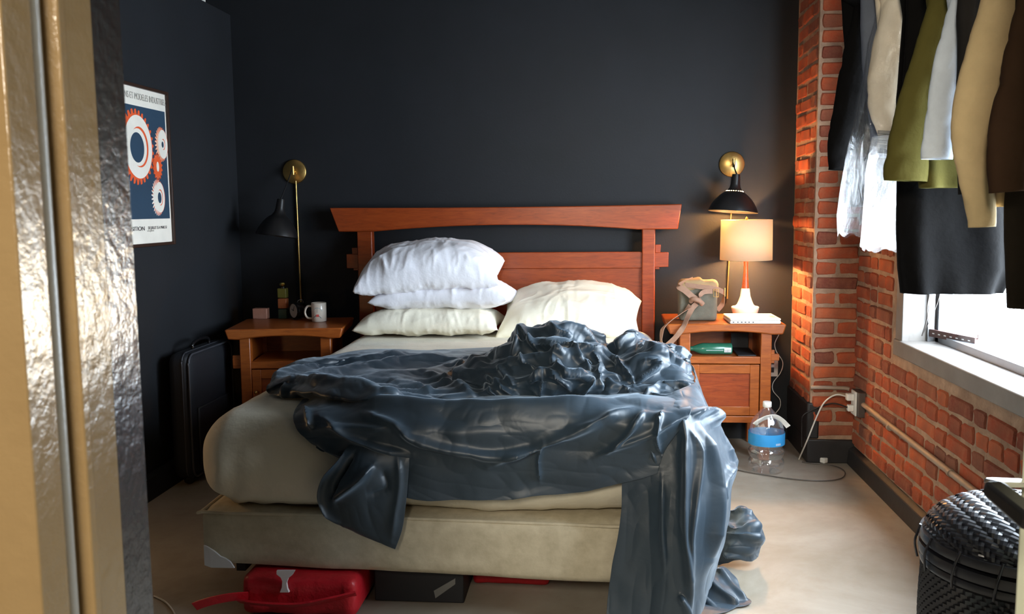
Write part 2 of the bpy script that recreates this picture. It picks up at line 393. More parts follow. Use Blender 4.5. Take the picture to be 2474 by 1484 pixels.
def strokes(P, lines, toward=True):
    """press long folds into a cloth patch: each (polyline, height m, width px)"""
    q = pix(P); N = normals(P)
    view = CAMP-P; N = N*(1.0 if (N*view).sum(-1).mean() > 0 else -1.0)
    disp = np.zeros(P.shape[:2])
    for (pl, amp, wd) in lines:
        pl = np.array([tuple(p)[:2] for p in spline([(a,b,0) for a,b in pl], 5)]); best = np.full(P.shape[:2], 1e9); tt = np.zeros(P.shape[:2])
        L = np.r_[0, np.cumsum(np.linalg.norm(np.diff(pl, axis=0), axis=1))]
        for k in range(len(pl)-1):
            a, b = pl[k], pl[k+1]; ab = b-a; L2 = (ab@ab)+1e-9
            t = np.clip(((q-a)@ab)/L2, 0, 1); d = np.linalg.norm(q-(a+t[..., None]*ab), axis=-1)
            m = d < best; best[m] = d[m]; tt[m] = ((L[k]+t*(L[k+1]-L[k]))/L[-1])[m]
        x = best/wd; prof = 1/(1+x*x*1.6)**1.5
        taper = np.clip(np.minimum(tt, 1-tt)*5, .15, 1)
        disp += amp*prof*taper
    return P + N*disp[..., None]
# ================================================================== STRUCTURE
YB, YP, XR, XL, XP = 4.90, 4.45, 1.26, -1.985, 1.05
HP, HC = 2.32, 3.25                     # partition height, ceiling height
struct('floor', MB().box(-4.2, 2.2, -2.4, YB+.2, -.12, 0), 'floor', 'worn pale painted concrete floor, stained and dusty in the corner')
struct('ceiling', MB().box(-4.2, XR+.4, -2.4, YB+.2, HC, HC+.1), 'ceiling')
struct('wall_back', MB().box(-4.2, XR+.4, YB, YB+.15, 0, HC), 'navy', 'charcoal painted back wall behind the headboard')
struct('wall_left', MB().box(XL-.12, XL, .80, YB, 0, HP), 'navy', 'charcoal partition wall on the left, ending below the ceiling')
struct('wall_side_room', MB().box(-4.2, -4.1, -2.4, YB, 0, HC), 'white_wall')
struct('wall_front', MB().box(XL-.12, -.44, .66, .80, 0, HP+.5), 'navy', 'wall beside the doorway')
struct('wall_front_right', MB().box(1.16, XR+.3, .66, .80, 0, HC), 'navy')
struct('wall_front_lintel', MB().box(-.44, 1.16, .66, .80, 2.12, HC), 'navy')
struct('wall_hall_back', MB().box(-4.2, XR+.4, -2.5, -2.4, 0, HC), 'white_wall')
struct('wall_hall_right', MB().box(XR+.3, XR+.4, -2.4, .66, 0, HC), 'white_wall')
struct('wall_side_front', MB().box(-4.2, XL-.12, .66, .80, 0, HC), 'white_wall')
struct('wall_upper_left', MB().box(XL-.12, -.44, .66, .80, HP+.5, HC), 'navy')
# door jamb nearest the camera: cream reveal with stop and beads, dark outer edge
jp = [(-.46,.60),(-.405,.60),(-.405,.634),(-.418,.640),(-.418,.655),(-.399,.658),(-.399,.668),(-.422,.674),(-.422,.690),(-.426,.694),(-.426,.752),(-.46,.752)]
struct('trim_1', MB().prism(jp, 'z', 0, 2.12), 'jamb', 'cream gloss painted door jamb with moulded beads, closest to the viewer', bevel=.0015)
struct('trim_2', MB().prism([(-.46,.752),(-.4265,.752),(-.4265,.800),(-.46,.812)], 'z', 0, 2.12), 'navy_gloss', 'dark gloss painted edge of the door jamb')
struct('trim_3', MB().prism([(-.4180,.640),(-.4105,.6415),(-.4075,.648),(-.4105,.6545),(-.4180,.656)], 'z', 0, 2.12), 'jamb_grey', 'grey bead running up the door jamb', smooth=True)
# ---- bricks
def brick_mesh(L, H, seed, n=14):
    r = random.Random(seed); D = .022
    pts = []
    per = 2*(L+H)
    # rounded rectangle outline with uneven, worn edges
    c = .010; base = []
    for (cx, cz, a0) in ((L/2-c, H/2-c, 0), (-L/2+c, H/2-c, 90), (-L/2+c, -H/2+c, 180), (L/2-c, -H/2+c, 270)):
        for a in (12, 78): base.append((cx+c*math.cos(math.radians(a0+a)), cz+c*math.sin(math.radians(a0+a))))
    full = []
    for i in range(8):
        a, b = base[i], base[(i+1) % 8]; full.append(a)
        if i % 2 == 1:
            full.append(((a[0]+b[0])/2, (a[1]+b[1])/2))
    m = len(full); out, inn, mid = [], [], []
    for (x, z) in full:
        jx, jz = r.uniform(-.0035,.0035), r.uniform(-.0032,.0032)
        out.append((x+jx, 0, z+jz))
        mid.append((x*.985+jx, -D*.7+r.uniform(-.001,.001), z*.96+jz))
        inn.append((x*.93+jx, -D+r.uniform(-.002,.002), z*.80+jz))
    tilt = r.uniform(-.003,.003)
    vs = [(p[0], p[1]+ (tilt*p[0]/L if p[1] < 0 else 0), p[2]) for p in out+mid+inn]
    fs = [(i, m+i, m+(i+1) % m, (i+1) % m) for i in range(m)] + [(m+i, 2*m+i, 2*m+(i+1) % m, m+(i+1) % m) for i in range(m)] + [tuple(range(2*m, 3*m))]
    me = bpy.data.meshes.new('brick'); me.from_pydata(vs, [], [f[::-1] for f in fs]); me.update(); me.materials.append(MT['brick'])
    for p in me.polygons: p.use_smooth = True
    try: me.set_sharp_from_angle(angle=math.radians(50))
    except Exception: pass
    return me
CP = .0722
BR = {'s': [brick_mesh(.197, .060, k) for k in range(7)], 'h': [brick_mesh(.095, .060, 50+k) for k in range(6)], 'q': [brick_mesh(.062, .060, 90+k) for k in range(3)]}
BL = {'s': .197, 'h': .095, 'q': .062}
def lay(parent, x, y, z, kind, face):
    """face: 'front' looks to -Y, 'left' looks to -X"""
    o = bpy.data.objects.new('brick', random.choice(BR[kind])); COL.objects.link(o); o.parent = parent
    org = rootloc(parent); j = random.uniform(-.004, .004)
    if face == 'front': o.location = (x-org[0], y+.006+j-org[1], z-org[2]); o.rotation_euler = (0, random.uniform(-.012,.012), 0)
    else: o.location = (x+.006+j-org[0], y-org[1], z-org[2]); o.rotation_euler = (random.uniform(-.012,.012), 0, -math.pi/2)
def mortar_slab(name, quads, label, parent=None):
    return struct(name, quads, 'mortar', label)
# pilaster
pil = struct('wall_pilaster', MB().box(XP-.010, XR+.1, YP-.010, YB, 0, HC), 'mortar', 'red brick pilaster in the corner with pale mortar joints')
nrow = 42
for k in range(nrow):
    z = .135 + CP*k + CP/2 - .01
    if z > 3.0: break
    row_s = (k % 2 == 0)
    if row_s: lay(pil, XP+.099, YP, z, 's', 'front')
    else:
        lay(pil, XP+.049, YP, z, 'h', 'front'); lay(pil, XP+.157, YP, z, 'h', 'front')
    if k < 38:
        y = YP + (.008 if row_s else .008)
        seq = ('h', 's', 'h') if row_s else ('s', 's')
        for kd in seq:
            lay(pil, XP, y+BL[kd]/2, z, kd, 'left'); y += BL[kd]+.013
# lower grey painted wrap of the pilaster corner and black base
# right wall with window opening
WY0, WY1, WZ0, WZ1 = 1.85, 3.80, .70, 2.05
mb = MB().box(XR-.009, XR+.17, .80, YP+.02, 0, WZ0-.02).box(XR-.009, XR+.17, WY1+.03, YP+.02, WZ0-.02, HC).box(XR-.009, XR+.17, .80, WY0-.03, WZ0-.02, HC).box(XR-.009, XR+.17, WY0-.03, WY1+.03, WZ1+.03, HC)
wr = struct('wall_right', mb, 'mortar', 'old red brick wall under and beside the window')
cnt = 0
rowspec = []
for k in range(36):
    z = .10 + CP*k + CP/2 - .01
    y = YP - .004 - random.choice((0, .0, .03)); i = 0
    ylim = 1.62 if z < WZ0-.07 else 2.3 if z > WZ1+.14 else WY1+.115
    if z > 2.45: continue
    over = z > WZ1+.14
    off = (k % 2)
    while True:
        kd = 's' if (i+off) % 2 == 0 else 'h'
        if random.random() < .18: kd = 'h'
        if k % 6 == 5: kd = 'h'
        if z >= WZ0-.07 and not over and y-BL[kd] < ylim:
            kd = 'q' if y-BL['q'] >= ylim-.02 else None
            if kd is None: break
        if y < ylim: break
        if y-BL[kd] < 1.45: break
        lay(wr, XR, y-BL[kd]/2, z, kd, 'left'); y -= BL[kd]+.013; i += 1; cnt += 1
print('BRICKS right', cnt)
# black base around pilaster and along the right wall
bb = MB(); x0 = XP-.02
bb.prism([(XP-.022,YB),(XP-.022,YP-.022),(XR,YP-.022),(XR,YP),(XP,YP),(XP,YB)], 'z', 0, .118)
struct('baseboard_pilaster', bb, 'black_base', 'black painted base around the brick pilaster', bevel=.006)
bb = MB().prism([(XR-.042,0),(XR-.034,.075),(XR,.095),(XR+.02,.095),(XR+.02,0)], 'y', .82, YP-.02)
struct('baseboard_right', bb, 'black_base', 'black painted base along the brick wall', bevel=.004)
# grey-black painted lower corner of the pilaster
bb = MB().prism([(XP-.028,YB-.01),(XP-.030,YP+.30),(XP-.026,YP+.03),(XP-.024,YP-.016),(XP+.035,YP-.018),(XP+.035,YP+.01),(XP,YP+.01),(XP,YB-.01)], 'z', .118, .30)
struct('trim_4', bb, 'black_base', 'black paint patch low on the pilaster corner', bevel=.01)
bb = MB().box(XL, XL+.045, .80, YB, 0, .10); struct('baseboard_left', bb, 'navy')
bb = MB().box(XL, XP, YB-.012, YB, 0, .09); struct('baseboard_back', bb, 'navy')
# window
st = struct('window_1', MB().box(XR+.12, XR+.17, WY1-.035, WY1+.005, WZ0, WZ1).box(XR+.12, XR+.17, WY0, WY0+.035, WZ0, WZ1).box(XR+.12, XR+.17, WY0, WY1, WZ0, WZ0+.03).box(XR+.12, XR+.17, WY0, WY1, WZ1-.03, WZ1), 'alu', 'metal framed window in the brick wall, blown out by daylight')
obj('track', MB().box(XR+.085, XR+.097, WY1-.02, WY1-.008, WZ0, WZ1).box(XR+.10, XR+.112, WY1-.012, WY1-.002, WZ0, WZ1), 'alu', st)
obj('casing', MB().box(XR-.012, XR+.02, WY1-.005, WY1+.075, WZ0-.07, WZ1+.1), 'grey_trim', st, bevel=.003, label='grey painted window casing')
obj('reveal', MB().box(XR+.0, XR+.16, WY1-.004, WY1+.03, WZ0, WZ1).box(XR+.0, XR+.16, WY0-.03, WY0, WZ0, WZ1).box(XR+.0, XR+.16, WY0, WY1, WZ1, WZ1+.03), 'grey_trim', st)
obj('sill', MB().prism([(XR-.02,WZ0-.066),(XR-.02,WZ0-.004),(XR-.012,WZ0),(XR+.20,WZ0),(XR+.20,WZ0-.05),(XR+.012,WZ0-.05),(XR+.012,WZ0-.075)], 'y', WY0-.03, WY1+.075), 'grey_trim', st, bevel=.003, label='grey painted window sill board')
# outward-opened bottom sash with a brown perforated rail
pv = np.array([XR+.10, WY1-.02]); dv = np.array([.318, -1.0]); dv /= np.linalg.norm(dv); nv_ = np.array([dv[1], -dv[0]])
def rp(t, h, off=0): q = pv+dv*t+nv_*off; return (q[0], q[1], h)
def beam(mb, t0, t1, o0, o1, z0, z1):
    vs = [rp(t0,z0,o0),rp(t1,z0,o0),rp(t1,z0,o1),rp(t0,z0,o1),rp(t0,z1,o0),rp(t1,z1,o0),rp(t1,z1,o1),rp(t0,z1,o1)]
    return mb.add(vs, [(0,3,2,1),(4,5,6,7),(0,1,5,4),(1,2,6,5),(2,3,7,6),(3,0,4,7)])
sash = obj('sash_rail', beam(MB(), 0, .26, 0, .012, WZ0+.022, WZ0+.052), 'rust', st, bevel=.001, label='brown perforated metal rail on the window sill')
hl = MB()
for k in range(7): beam(hl, .02+k*.034, .032+k*.034, .0121, .0128, WZ0+.035, WZ0+.039)
obj('hole', hl, 'white_plastic', sash)
obj('latch', MB().tube([rp(.262,WZ0+.045), rp(.266,WZ0+.062,.004), rp(.262,WZ0+.075)], .0018, 6), 'rust', st)
c1 = at(2228, 812, 3.72); c2 = at(2270, 715, 3.68); c3 = at(2240, 745, 3.7); c4 = at(2246, 712, 3.7)
obj('stay_arm', MB().tube([c1, at(2240, 770, 3.71), c3, c4], .0035, 6), 'plate_grey', st)
obj('cord', MB().tube([c1, c2, at(2275, 600, 3.7)], .0014, 5), 'plate_grey', st)
gl = MB().box(XR+.140, XR+.144, WY0+.03, WY1-.03, WZ0+.03, WZ1-.03); obj('pane', gl, 'pane', st)
# ================================================================== BED
def mid(px, py, Y): return at(px, py, Y)
# ---- headboard
HY0, HY1 = 4.80, 4.86
hb = thing('headboard', 'cherry wood headboard with arched flared top rail and through tenons', 'headboard', (-.48, 4.83, 0))
def zz(px, py, Y=HY0): return at(px, py, Y)[2]
def xx(px, py, Y=HY0): return at(px, py, Y)[0]
tl, tr, bl, br = at(798,506,HY0), at(1647,495,HY0), at(820,563,HY0), at(1637,552,HY0)
pts = [(tl[0],1.262),(tr[0],1.268),(br[0],1.141),(xx(1585,552),1.141)]
ztop = 1.262; zb = 1.140
n = 24
top = [(tl[0]+ (tr[0]-tl[0])*i/n, 1.264 + .006*(2*i/n-1)**2) for i in range(n+1)]
bx0, bx1 = xx(905,550), xx(1540,550)
bot = [(br[0], zb)] + [(bx1+(bx0-bx1)*i/n, zb+.030*(1-(2*i/n-1)**2)) for i in range(n+1)] + [(bl[0], zb)]
obj('top_rail', MB().prism(top+bot, 'y', HY0-.02, HY1), 'wood', hb, bevel=.005)
for (a, b) in ((863, 899), (1551, 1583)):
    obj('post', MB().box(xx(a,600), xx(b,600), HY0, HY1, 0, zb+.006), 'wood', hb, bevel=.005)
mz1, mz0 = 1.022, .934
obj('mid_rail', MB().box(xx(899,600)-.01, xx(1551,600)+.01, HY0+.014, HY1-.014, mz0, mz1), 'wood', hb, bevel=.004)
for (a, b) in ((834, 864), (1582, 1616)):
    t = obj('tenon', MB().box(xx(a,600), xx(b,600), HY0+.016, HY1-.016, mz0+.006, mz1-.004), 'wood', hb, bevel=.003)
w0, w1 = xx(1584,600), xx(1596,600)
obj('wedge', MB().prism([(w0,mz0-.006),(w1-.004,mz0-.006),(w1+.003,mz1+.036),(w0,mz1+.036)], 'y', HY0+.024, HY1-.024), 'wood', hb, bevel=.002)
w0, w1 = xx(848,600), xx(861,600)
obj('wedge', MB().prism([(w0+.004,mz0-.006),(w1,mz0-.006),(w1,mz1+.030),(w0-.003,mz1+.030)], 'y', HY0+.024, HY1-.024), 'wood', hb, bevel=.002)
obj('panel', MB().box(xx(899,600)-.008, xx(1551,600)+.008, HY0+.026, HY1-.026, .34, mz0+.005), 'wood', hb, bevel=.002)
# ---- metal bed base under the box spring
bf = thing('bed_frame', 'dark metal frame on short legs under the box spring', 'bed frame', (-.48, 3.8, 0))
BXL, BXR, BYF, BYB = -1.250, .295, 2.665, 4.76
for (x, y) in ((-1.05,3.10),(.12,3.05),(-1.10,4.4),(.16,4.4),(-.47,3.7)):
    obj('leg', MB().lathe([(.02,0),(.024,.01),(.018,.03),(.018,.100)], (x,y,0), 12), 'black_enamel', bf, smooth=True)
obj('side_rail', MB().box(-1.18,-1.15,BYF+.1,BYB,.080,.110), 'black_enamel', bf)
obj('side_rail', MB().box(.21,.24,BYF+.1,BYB,.080,.110), 'black_enamel', bf)
obj('cross_rail', MB().box(-1.18,.24,BYF+.60,BYF+.63,.078,.104), 'black_enamel', bf)
# ---- box spring: slightly sagging to the right front
def rbox(x0,x1,y0,y1,z0,z1,r,nx=30,ny=34,nz=10,p=5):
    """soft box: superellipsoid-like rounding of radius r, subdivided"""
    mb = MB(); idx = {}; V = []
    def vid(i,j,k):
        key = (i,j,k)
        if key not in idx: idx[key] = len(V); V.append([x0+(x1-x0)*i/nx, y0+(y1-y0)*j/ny, z0+(z1-z0)*k/nz])
        return idx[key]
    fs = []
    for i in range(nx):
        for j in range(ny):
            fs.append((vid(i,j,nz),vid(i+1,j,nz),vid(i+1,j+1,nz),vid(i,j+1,nz))); fs.append((vid(i,j,0),vid(i,j+1,0),vid(i+1,j+1,0),vid(i+1,j,0)))
    for i in range(nx):
        for k in range(nz):
            fs.append((vid(i,0,k),vid(i+1,0,k),vid(i+1,0,k+1),vid(i,0,k+1))); fs.append((vid(i,ny,k),vid(i,ny,k+1),vid(i+1,ny,k+1),vid(i+1,ny,k)))
    for j in range(ny):
        for k in range(nz):
            fs.append((vid(0,j,k),vid(0,j,k+1),vid(0,j+1,k+1),vid(0,j+1,k))); fs.append((vid(nx,j,k),vid(nx,j+1,k),vid(nx,j+1,k+1),vid(nx,j,k+1)))
    V = np.array(V); rr = np.array(r, float) if hasattr(r, '__len__') else np.array([r,r,r], float)
    lo = np.array([x0,y0,z0])+rr; hi = np.array([x1,y1,z1])-rr
    c = np.clip(V, lo, hi); d = (V-c)/rr; L = np.linalg.norm(d, axis=1, keepdims=True); Lm = np.abs(d).max(1, keepdims=True)
    d = np.where(L > 1e-6, d/np.maximum(L,1e-6)*Lm, d)
    V = c + d*rr
    return V, fs
V, fs = rbox(BXL, BXR, BYF, BYB, .140, .318, .022, 50, 34, 8)
N0 = fbm(V, 5, 3, 3)[:, None]
t = (V[:,0]-BXL)/(BXR-BXL)
V[:,1] += np.where(V[:,1] < BYF+.3, -(.05*t)*(1-np.clip((V[:,1]-BYF)/.3,0,1)), 0)
V[:,2] -= np.where(V[:,2] < .2, .018*t, .004*t)
V[:,1] += np.where(V[:,1] < BYF+.05, fbm(V, 4, 2, 5)*.008, 0)
bs = thing('box_spring', 'beige damask box spring with a torn white corner guard', 'box spring', (-.47, 3.8, .13))
mb = MB(); mb.add(V, fs); bsp = obj('ticking', mb, 'boxspring', bs, smooth=True)
# welt piping round the top and bottom front edges
def welt(z, ins):
    return MB().tube([(BXL+ins, BYB-.3, z), (BXL+ins-.004, BYF+.5, z), (BXL+ins-.002, BYF+.04, z), (BXL+.03, BYF+ins-.002, z), (-.9, BYF+ins-.012, z), (-.3, BYF+ins-.030, z-.002), (.1, BYF+ins-.045, z-.004), (BXR-.03, BYF+ins-.05, z-.004)], .0055, 8)
obj('welt', welt(.312, .006), 'boxspring', bs, smooth=True)
g = []
px_ = [(490,1316),(505,1322),(520,1330),(534,1340),(548,1348),(560,1362),(566,1371)]
corner = [at(492,1318,BYF-.004), at(505,1324,BYF-.006), at(518,1332,BYF-.006), at(532,1345,BYF-.008), at(545,1350,BYF-.008), at(556,1358,BYF-.008), at(566,1373,BYF-.008), at(510,1372,BYF-.006), at(494,1366,BYF-.004)]
o = obj('corner_guard', MB().add(corner+[p+np.array([0,.006,0]) for p in corner], [tuple(range(9))[::-1]]+[(i,(i+1)%9,9+(i+1)%9,9+i) for i in range(9)]), 'box_bottom', bs, label='white corner guard')
# ---- mattress in fitted sheet
V, fs = rbox(-1.265, .32, 2.635, 4.76, .320, .625, (.13,.13,.14), 90, 90, 22)
f1 = fbm(V, 3.0, 3, 9)
C = np.array([-.47, 3.8, .46]); nrm = (V-np.clip(V, [-1.1,2.80,.42], [.15,4.6,.50])); nrm /= np.linalg.norm(nrm, axis=1, keepdims=True)+1e-6
S = V.copy(); S[:,0] *= 1.0; S[:,2] *= .35
wr_ = ridged(S, 5.0, 3, 4, .4)
side = np.clip((.56-V[:,2])/.1, 0, 1)
V = V + nrm*(f1*.008 + wr_*.006*side)[:, None]
# gathered corner and tucked bottom edge
cl = np.exp(-(((V[:,0]+1.2)/.16)**2+((V[:,1]-2.68)/.2)**2))*side
V += nrm*(cl*np.sin(V[:,0]*70+V[:,1]*60)*.006)[:, None]
fr = np.clip((2.80-V[:,1])/.15, 0, 1)*np.clip((.40-V[:,2])/.08, 0, 1)
V[:,2] += fr*(.012*np.sin(V[:,0]*9+1)+.010*fbm(V*[1,0,0], 9, 2, 3)) 
tp = np.clip((V[:,2]-.60)/.02, 0, 1)
W2 = V.copy(); W2[:,0] *= .22
V[:,2] += tp*ridged(W2, 14, 3, 21, .6)*.007
mb = MB(); mb.add(V, fs)
obj('mattress', mb, 'cream', None, smooth=True, label='thick mattress in a cream fitted sheet on the box spring', cat='mattress')
# ---- pillows
def pillow(label, mat, c, L, W, T, rx=0, ry=0, rz=0, seed=0, bend=0, group='pillows at the head of the bed', name='pillow', wr=1.0, flat=.35):
    nu, nv = 110, 80
    u = np.linspace(-1, 1, nu); v = np.linspace(-1, 1, nv); U, Vv = np.meshgrid(u, v)
    prof = (np.clip(1-np.abs(U)**3.4, 0, 1)**.46)*(np.clip(1-np.abs(Vv)**2.8, 0, 1)**.48)
    ex = 1-.045*(1-np.abs(Vv)**2)*0 - .05*(1-Vv**2)*np.abs(U)**3
    ey = 1 - .06*(1-U**2)*np.abs(Vv)**3
    X = U*L/2*ex*(1+.03*np.abs(U*Vv)); Y = Vv*W/2*ey
    mb = MB()
    for s in (1, -1):
        h = T*(.62 if s > 0 else flat)*prof
        P = np.stack([X, Y, s*h], -1)
        Q = P + seed*3.1
        Qs = Q*np.array([1.0, .35, .35]); edge = np.clip(1-prof*.7, 0.2, 1)
        w1 = ridged(Qs, 9, 3, seed, .8); w2 = ridged(Q*np.array([.5,1,.5]), 7, 2, seed+5, .8); w3 = fbm(Q, 4.5, 2, seed+9)
        amp = (prof**.35)*wr
        P[..., 2] += s*amp*(w1*.024*edge + w2*.010 + w3*.012)
        P[..., 1] += amp*w1*.012*edge*np.sign(Vv)
        P[..., 2] += bend*(U**2)*-1 + .010*vnoise(np.stack([X*0+seed, Y*0, X*0], -1)+np.stack([X,Y,X*0],-1), 7, seed)*(1-prof)
        if s < 0: P = P[:, ::-1]
        mb.grid(P)
    R = Matrix.Rotation(rz, 3, 'Z') @ Matrix.Rotation(ry, 3, 'Y') @ Matrix.Rotation(rx, 3, 'X')
    A = np.array(mb.v) @ np.array(R).T + np.array(c)
    mb.v = [tuple(p) for p in A]
    o = obj(name, mb, mat, None, smooth=True, label=label, cat='pillow', group=group)
    # seam around the edge joins the halves
    o.modifiers.new('weld', 'WELD').merge_threshold = .0005
    return o
pillow('flattened ivory pillow at the bottom of the left stack', 'pillow_ivory', (-.83, 4.50, .685), .70, .44, .150, rx=.02, seed=2, bend=.01, wr=1.1)
pillow('middle white pillow of the left stack', 'pillow_white', (-.76, 4.52, .805), .68, .42, .165, rx=-.06, ry=-.03, rz=-.06, seed=4)
pillow('topmost white pillow of the left stack, plump and tilted', 'pillow_white', (-.83, 4.50, .952), .70, .44, .235, rx=.20, ry=-.05, rz=.03, seed=6, bend=.03, wr=1.25)
pillow('single ivory pillow leaning on the headboard beside the stack', 'pillow_ivory', (-.13, 4.56, .735), .70, .46, .20, rx=.36, ry=.01, rz=-.04, seed=8, bend=.045, wr=1.1)
# ================================================================== NIGHTSTANDS
TZ = .685
def nightstand(label, c, rot, side_tenon):
    r = thing('nightstand', label, 'nightstand', (c[0], c[1], 0), 'cherry wood nightstands flanking the bed')
    cx, cy = c; X = lambda v: cx+v; Yf = lambda v: cy+v
    n = 20; top = [(X(-.287), TZ-.002)]+[(X(-.270), TZ), (X(.270), TZ), (X(.287), TZ-.002)]
    bot = [(X(.272), TZ-.050), (X(.235), TZ-.052)]+[(X(.22-.44*i/n), TZ-.052+.016*(1-(2*i/n-1)**2)) for i in range(n+1)]+[(X(-.235), TZ-.052), (X(-.272), TZ-.050)]
    obj('table_top', MB().prism(top+bot, 'y', Yf(-.225), Yf(.215)), 'wood_tbl', r, bevel=.006)
    for lx in (-.222, .170):
        for ly in (-.205, .155): obj('leg', MB().box(X(lx), X(lx+.052), Yf(ly), Yf(ly+.05), 0, TZ-.045), 'wood_tbl', r, bevel=.004)
    obj('shelf', MB().box(X(-.172), X(.172), Yf(-.17), Yf(.19), .498, .515), 'wood_tbl', r)
    obj('shelf_rail', MB().box(X(-.172), X(.172), Yf(-.198), Yf(-.175), .484, .520), 'wood_tbl', r, bevel=.003)
    obj('side_panel', MB().box(X(-.205), X(-.190), Yf(-.16), Yf(.16), .19, TZ-.045), 'wood_tbl', r)
    obj('side_panel', MB().box(X(.190), X(.205), Yf(-.16), Yf(.16), .19, TZ-.045), 'wood_tbl', r)
    obj('back_panel', MB().box(X(-.17), X(.17), Yf(.165), Yf(.175), .19, TZ-.06), 'wood_tbl', r)
    obj('bottom_rail', MB().box(X(-.172), X(.172), Yf(-.198), Yf(-.17), .188, .222), 'wood_tbl', r, bevel=.003)
    obj('bottom_board', MB().box(X(-.19), X(.19), Yf(-.17), Yf(.17), .19, .205), 'wood_tbl', r)
    x0, x1, z0, z1, w_ = -.168, .166, .226, .480, .044
    d = obj('door', MB().box(X(x0),X(x0+w_),Yf(-.200),Yf(-.178),z0,z1).box(X(x1-w_),X(x1),Yf(-.200),Yf(-.178),z0,z1).box(X(x0+w_),X(x1-w_),Yf(-.200),Yf(-.178),z0,z0+w_).box(X(x0+w_),X(x1-w_),Yf(-.200),Yf(-.178),z1-w_,z1), 'wood_tbl', r, bevel=.002)
    obj('door_panel', MB().box(X(x0+w_-.004),X(x1-w_+.004),Yf(-.190),Yf(-.182),z0+w_-.004,z1-w_+.004), 'wood', d)
    obj('knob', MB().lathe([(.004,0),(.004,.01),(.009,.014),(.009,.02),(.003,.024)], (X(x0+.02), Yf(-.200), .37), 14, Matrix.Rotation(math.radians(90),3,'X')), 'brass', d, smooth=True)
    s = side_tenon
    a, b = (.222, .262) if s > 0 else (-.262, -.222)
    obj('tenon', MB().box(X(a), X(b), Yf(-.19), Yf(-.165), .500, .532), 'wood_tbl', r, bevel=.002)
    obj('tenon_wedge', MB().box(X(a), X(a+.018 if s > 0 else b), Yf(-.188), Yf(-.168), .486, .552), 'wood_tbl', r, bevel=.002)
    r.rotation_euler = (0, 0, rot); return r
nightstand('cherry wood nightstand carrying the mug, clock and small box', (-1.548, 4.462), math.radians(8), -1)
nightstand('lamp-lit honey cherry nightstand carrying the laptop, canvas bag and table lamp', (.633, 4.665), 0, 1)
def onT(px, py, z=TZ): return atZ(px, py, z)
# ---- small items on the left nightstand
p = onT(629, 771)
obj('wooden_box', MB().box(p[0]-.042, p[0]+.036, p[1], p[1]+.045, TZ, TZ+.056), 'copper_wood', None, bevel=.003, label='small pinkish wooden box at the left end of the nightstand', cat='box')
p = onT(681, 771); p[1] += .03
b = thing('stacked_tin', 'tall square tin in yellow, orange and green tiers with gold knob', 'tin', (p[0], p[1], TZ))
for (z0, z1, m_) in ((0,.052,'green_glass'),(.055,.108,'orange_glass'),(.111,.162,'olive_glass')):
    obj('tier', MB().box(p[0]-.024, p[0]+.024, p[1]-.02, p[1]+.02, TZ+z0, TZ+z1), m_, b, bevel=.004)
obj('neck', MB().lathe([(.018,.162),(.018,.170),(.010,.174)], (p[0],p[1],TZ), 16), 'black_gloss', b, smooth=True)
k = MB(); k.lathe([(.010,.170),(.015,.176),(.017,.184),(.012,.191),(.001,.194)], (p[0],p[1],TZ), 12); obj('knob', k, 'gold', b)
p = onT(718, 773); p[1] += .02
ck = thing('alarm_clock', 'round black alarm clock with a pale dial behind the mug handle', 'clock', (p[0], p[1], TZ))
Rm = Matrix.Rotation(math.radians(-38),3,'Z') @ Matrix.Rotation(math.radians(90),3,'X')
cc = (p[0], p[1], TZ+.048)
obj('case', MB().lathe([(.0,-.040),(.034,-.038),(.042,-.028),(.043,.022),(.041,.026)], cc, 28, Rm), 'black_gloss', ck, smooth=True)
obj('dial', MB().lathe([(.0,.0245),(.037,.0245),(.037,.0268),(.0,.0268)], cc, 28, Rm), 'clock_face', ck)
obj('bezel', MB().lathe([(.037,.024),(.037,.030),(.043,.028),(.043,.022)], cc, 28, Rm, cap=False), 'black_gloss', ck, smooth=True)
def cpt(x, z, o=.028): v = Rm @ Vector((x, z, o)); return (cc[0]+v[0], cc[1]+v[1], cc[2]+v[2])
obj('hand', MB().tube([cpt(0,0), cpt(.006,.024)], .0012, 5), 'black_gloss', ck); obj('hand', MB().tube([cpt(0,0), cpt(-.016,.008)], .0015, 5), 'black_gloss', ck)
obj('carry_loop', MB().tube([(cc[0]-.004,cc[1],cc[2]+.04),(cc[0]+.004,cc[1],cc[2]+.053),(cc[0]+.02,cc[1]+.01,cc[2]+.055),(cc[0]+.026,cc[1]+.012,cc[2]+.04)], .002, 6), 'chrome', ck, smooth=True)
for s_ in (-1, 1): obj('foot', MB().tube([(cc[0]+.02*s_,cc[1],cc[2]-.038),(cc[0]+.025*s_,cc[1]+.004*s_,TZ)], .004, 6), 'chrome', ck)
p = onT(766, 779); p[1] += .038
mg = thing('mug', 'white ceramic mug with a faded blue and red print', 'mug', (p[0], p[1], TZ))
obj('cup', MB().lathe([(.0,0),(.034,0),(.0375,.004),(.0385,.096),(.0372,.0985),(.0345,.096),(.0335,.008),(.0,.006)], (p[0],p[1],TZ), 40), 'ceramic', mg, smooth=True)
hx = p[0]-.037
obj('handle', MB().tube([(hx,p[1]-.004,TZ+.080),(hx-.022,p[1]-.008,TZ+.078),(hx-.034,p[1]-.010,TZ+.050),(hx-.024,p[1]-.008,TZ+.022),(hx+.002,p[1]-.004,TZ+.016)], .0055, 10), 'ceramic', mg, smooth=True)
def decal(parent, name, c, r, items, mat, a0=-90):
    """patches wrapped round a cylinder; items: list of outlines of (arc metres, z)"""
    mb = MB()
    for out in items:
        vs = [(c[0]+r*math.cos(math.radians(a0)+s/r), c[1]+r*math.sin(math.radians(a0)+s/r), c[2]+z) for s, z in out]
        mb.add(vs, [tuple(range(len(vs)))])
    return obj(name, mb, mat, parent, solid=.0003)
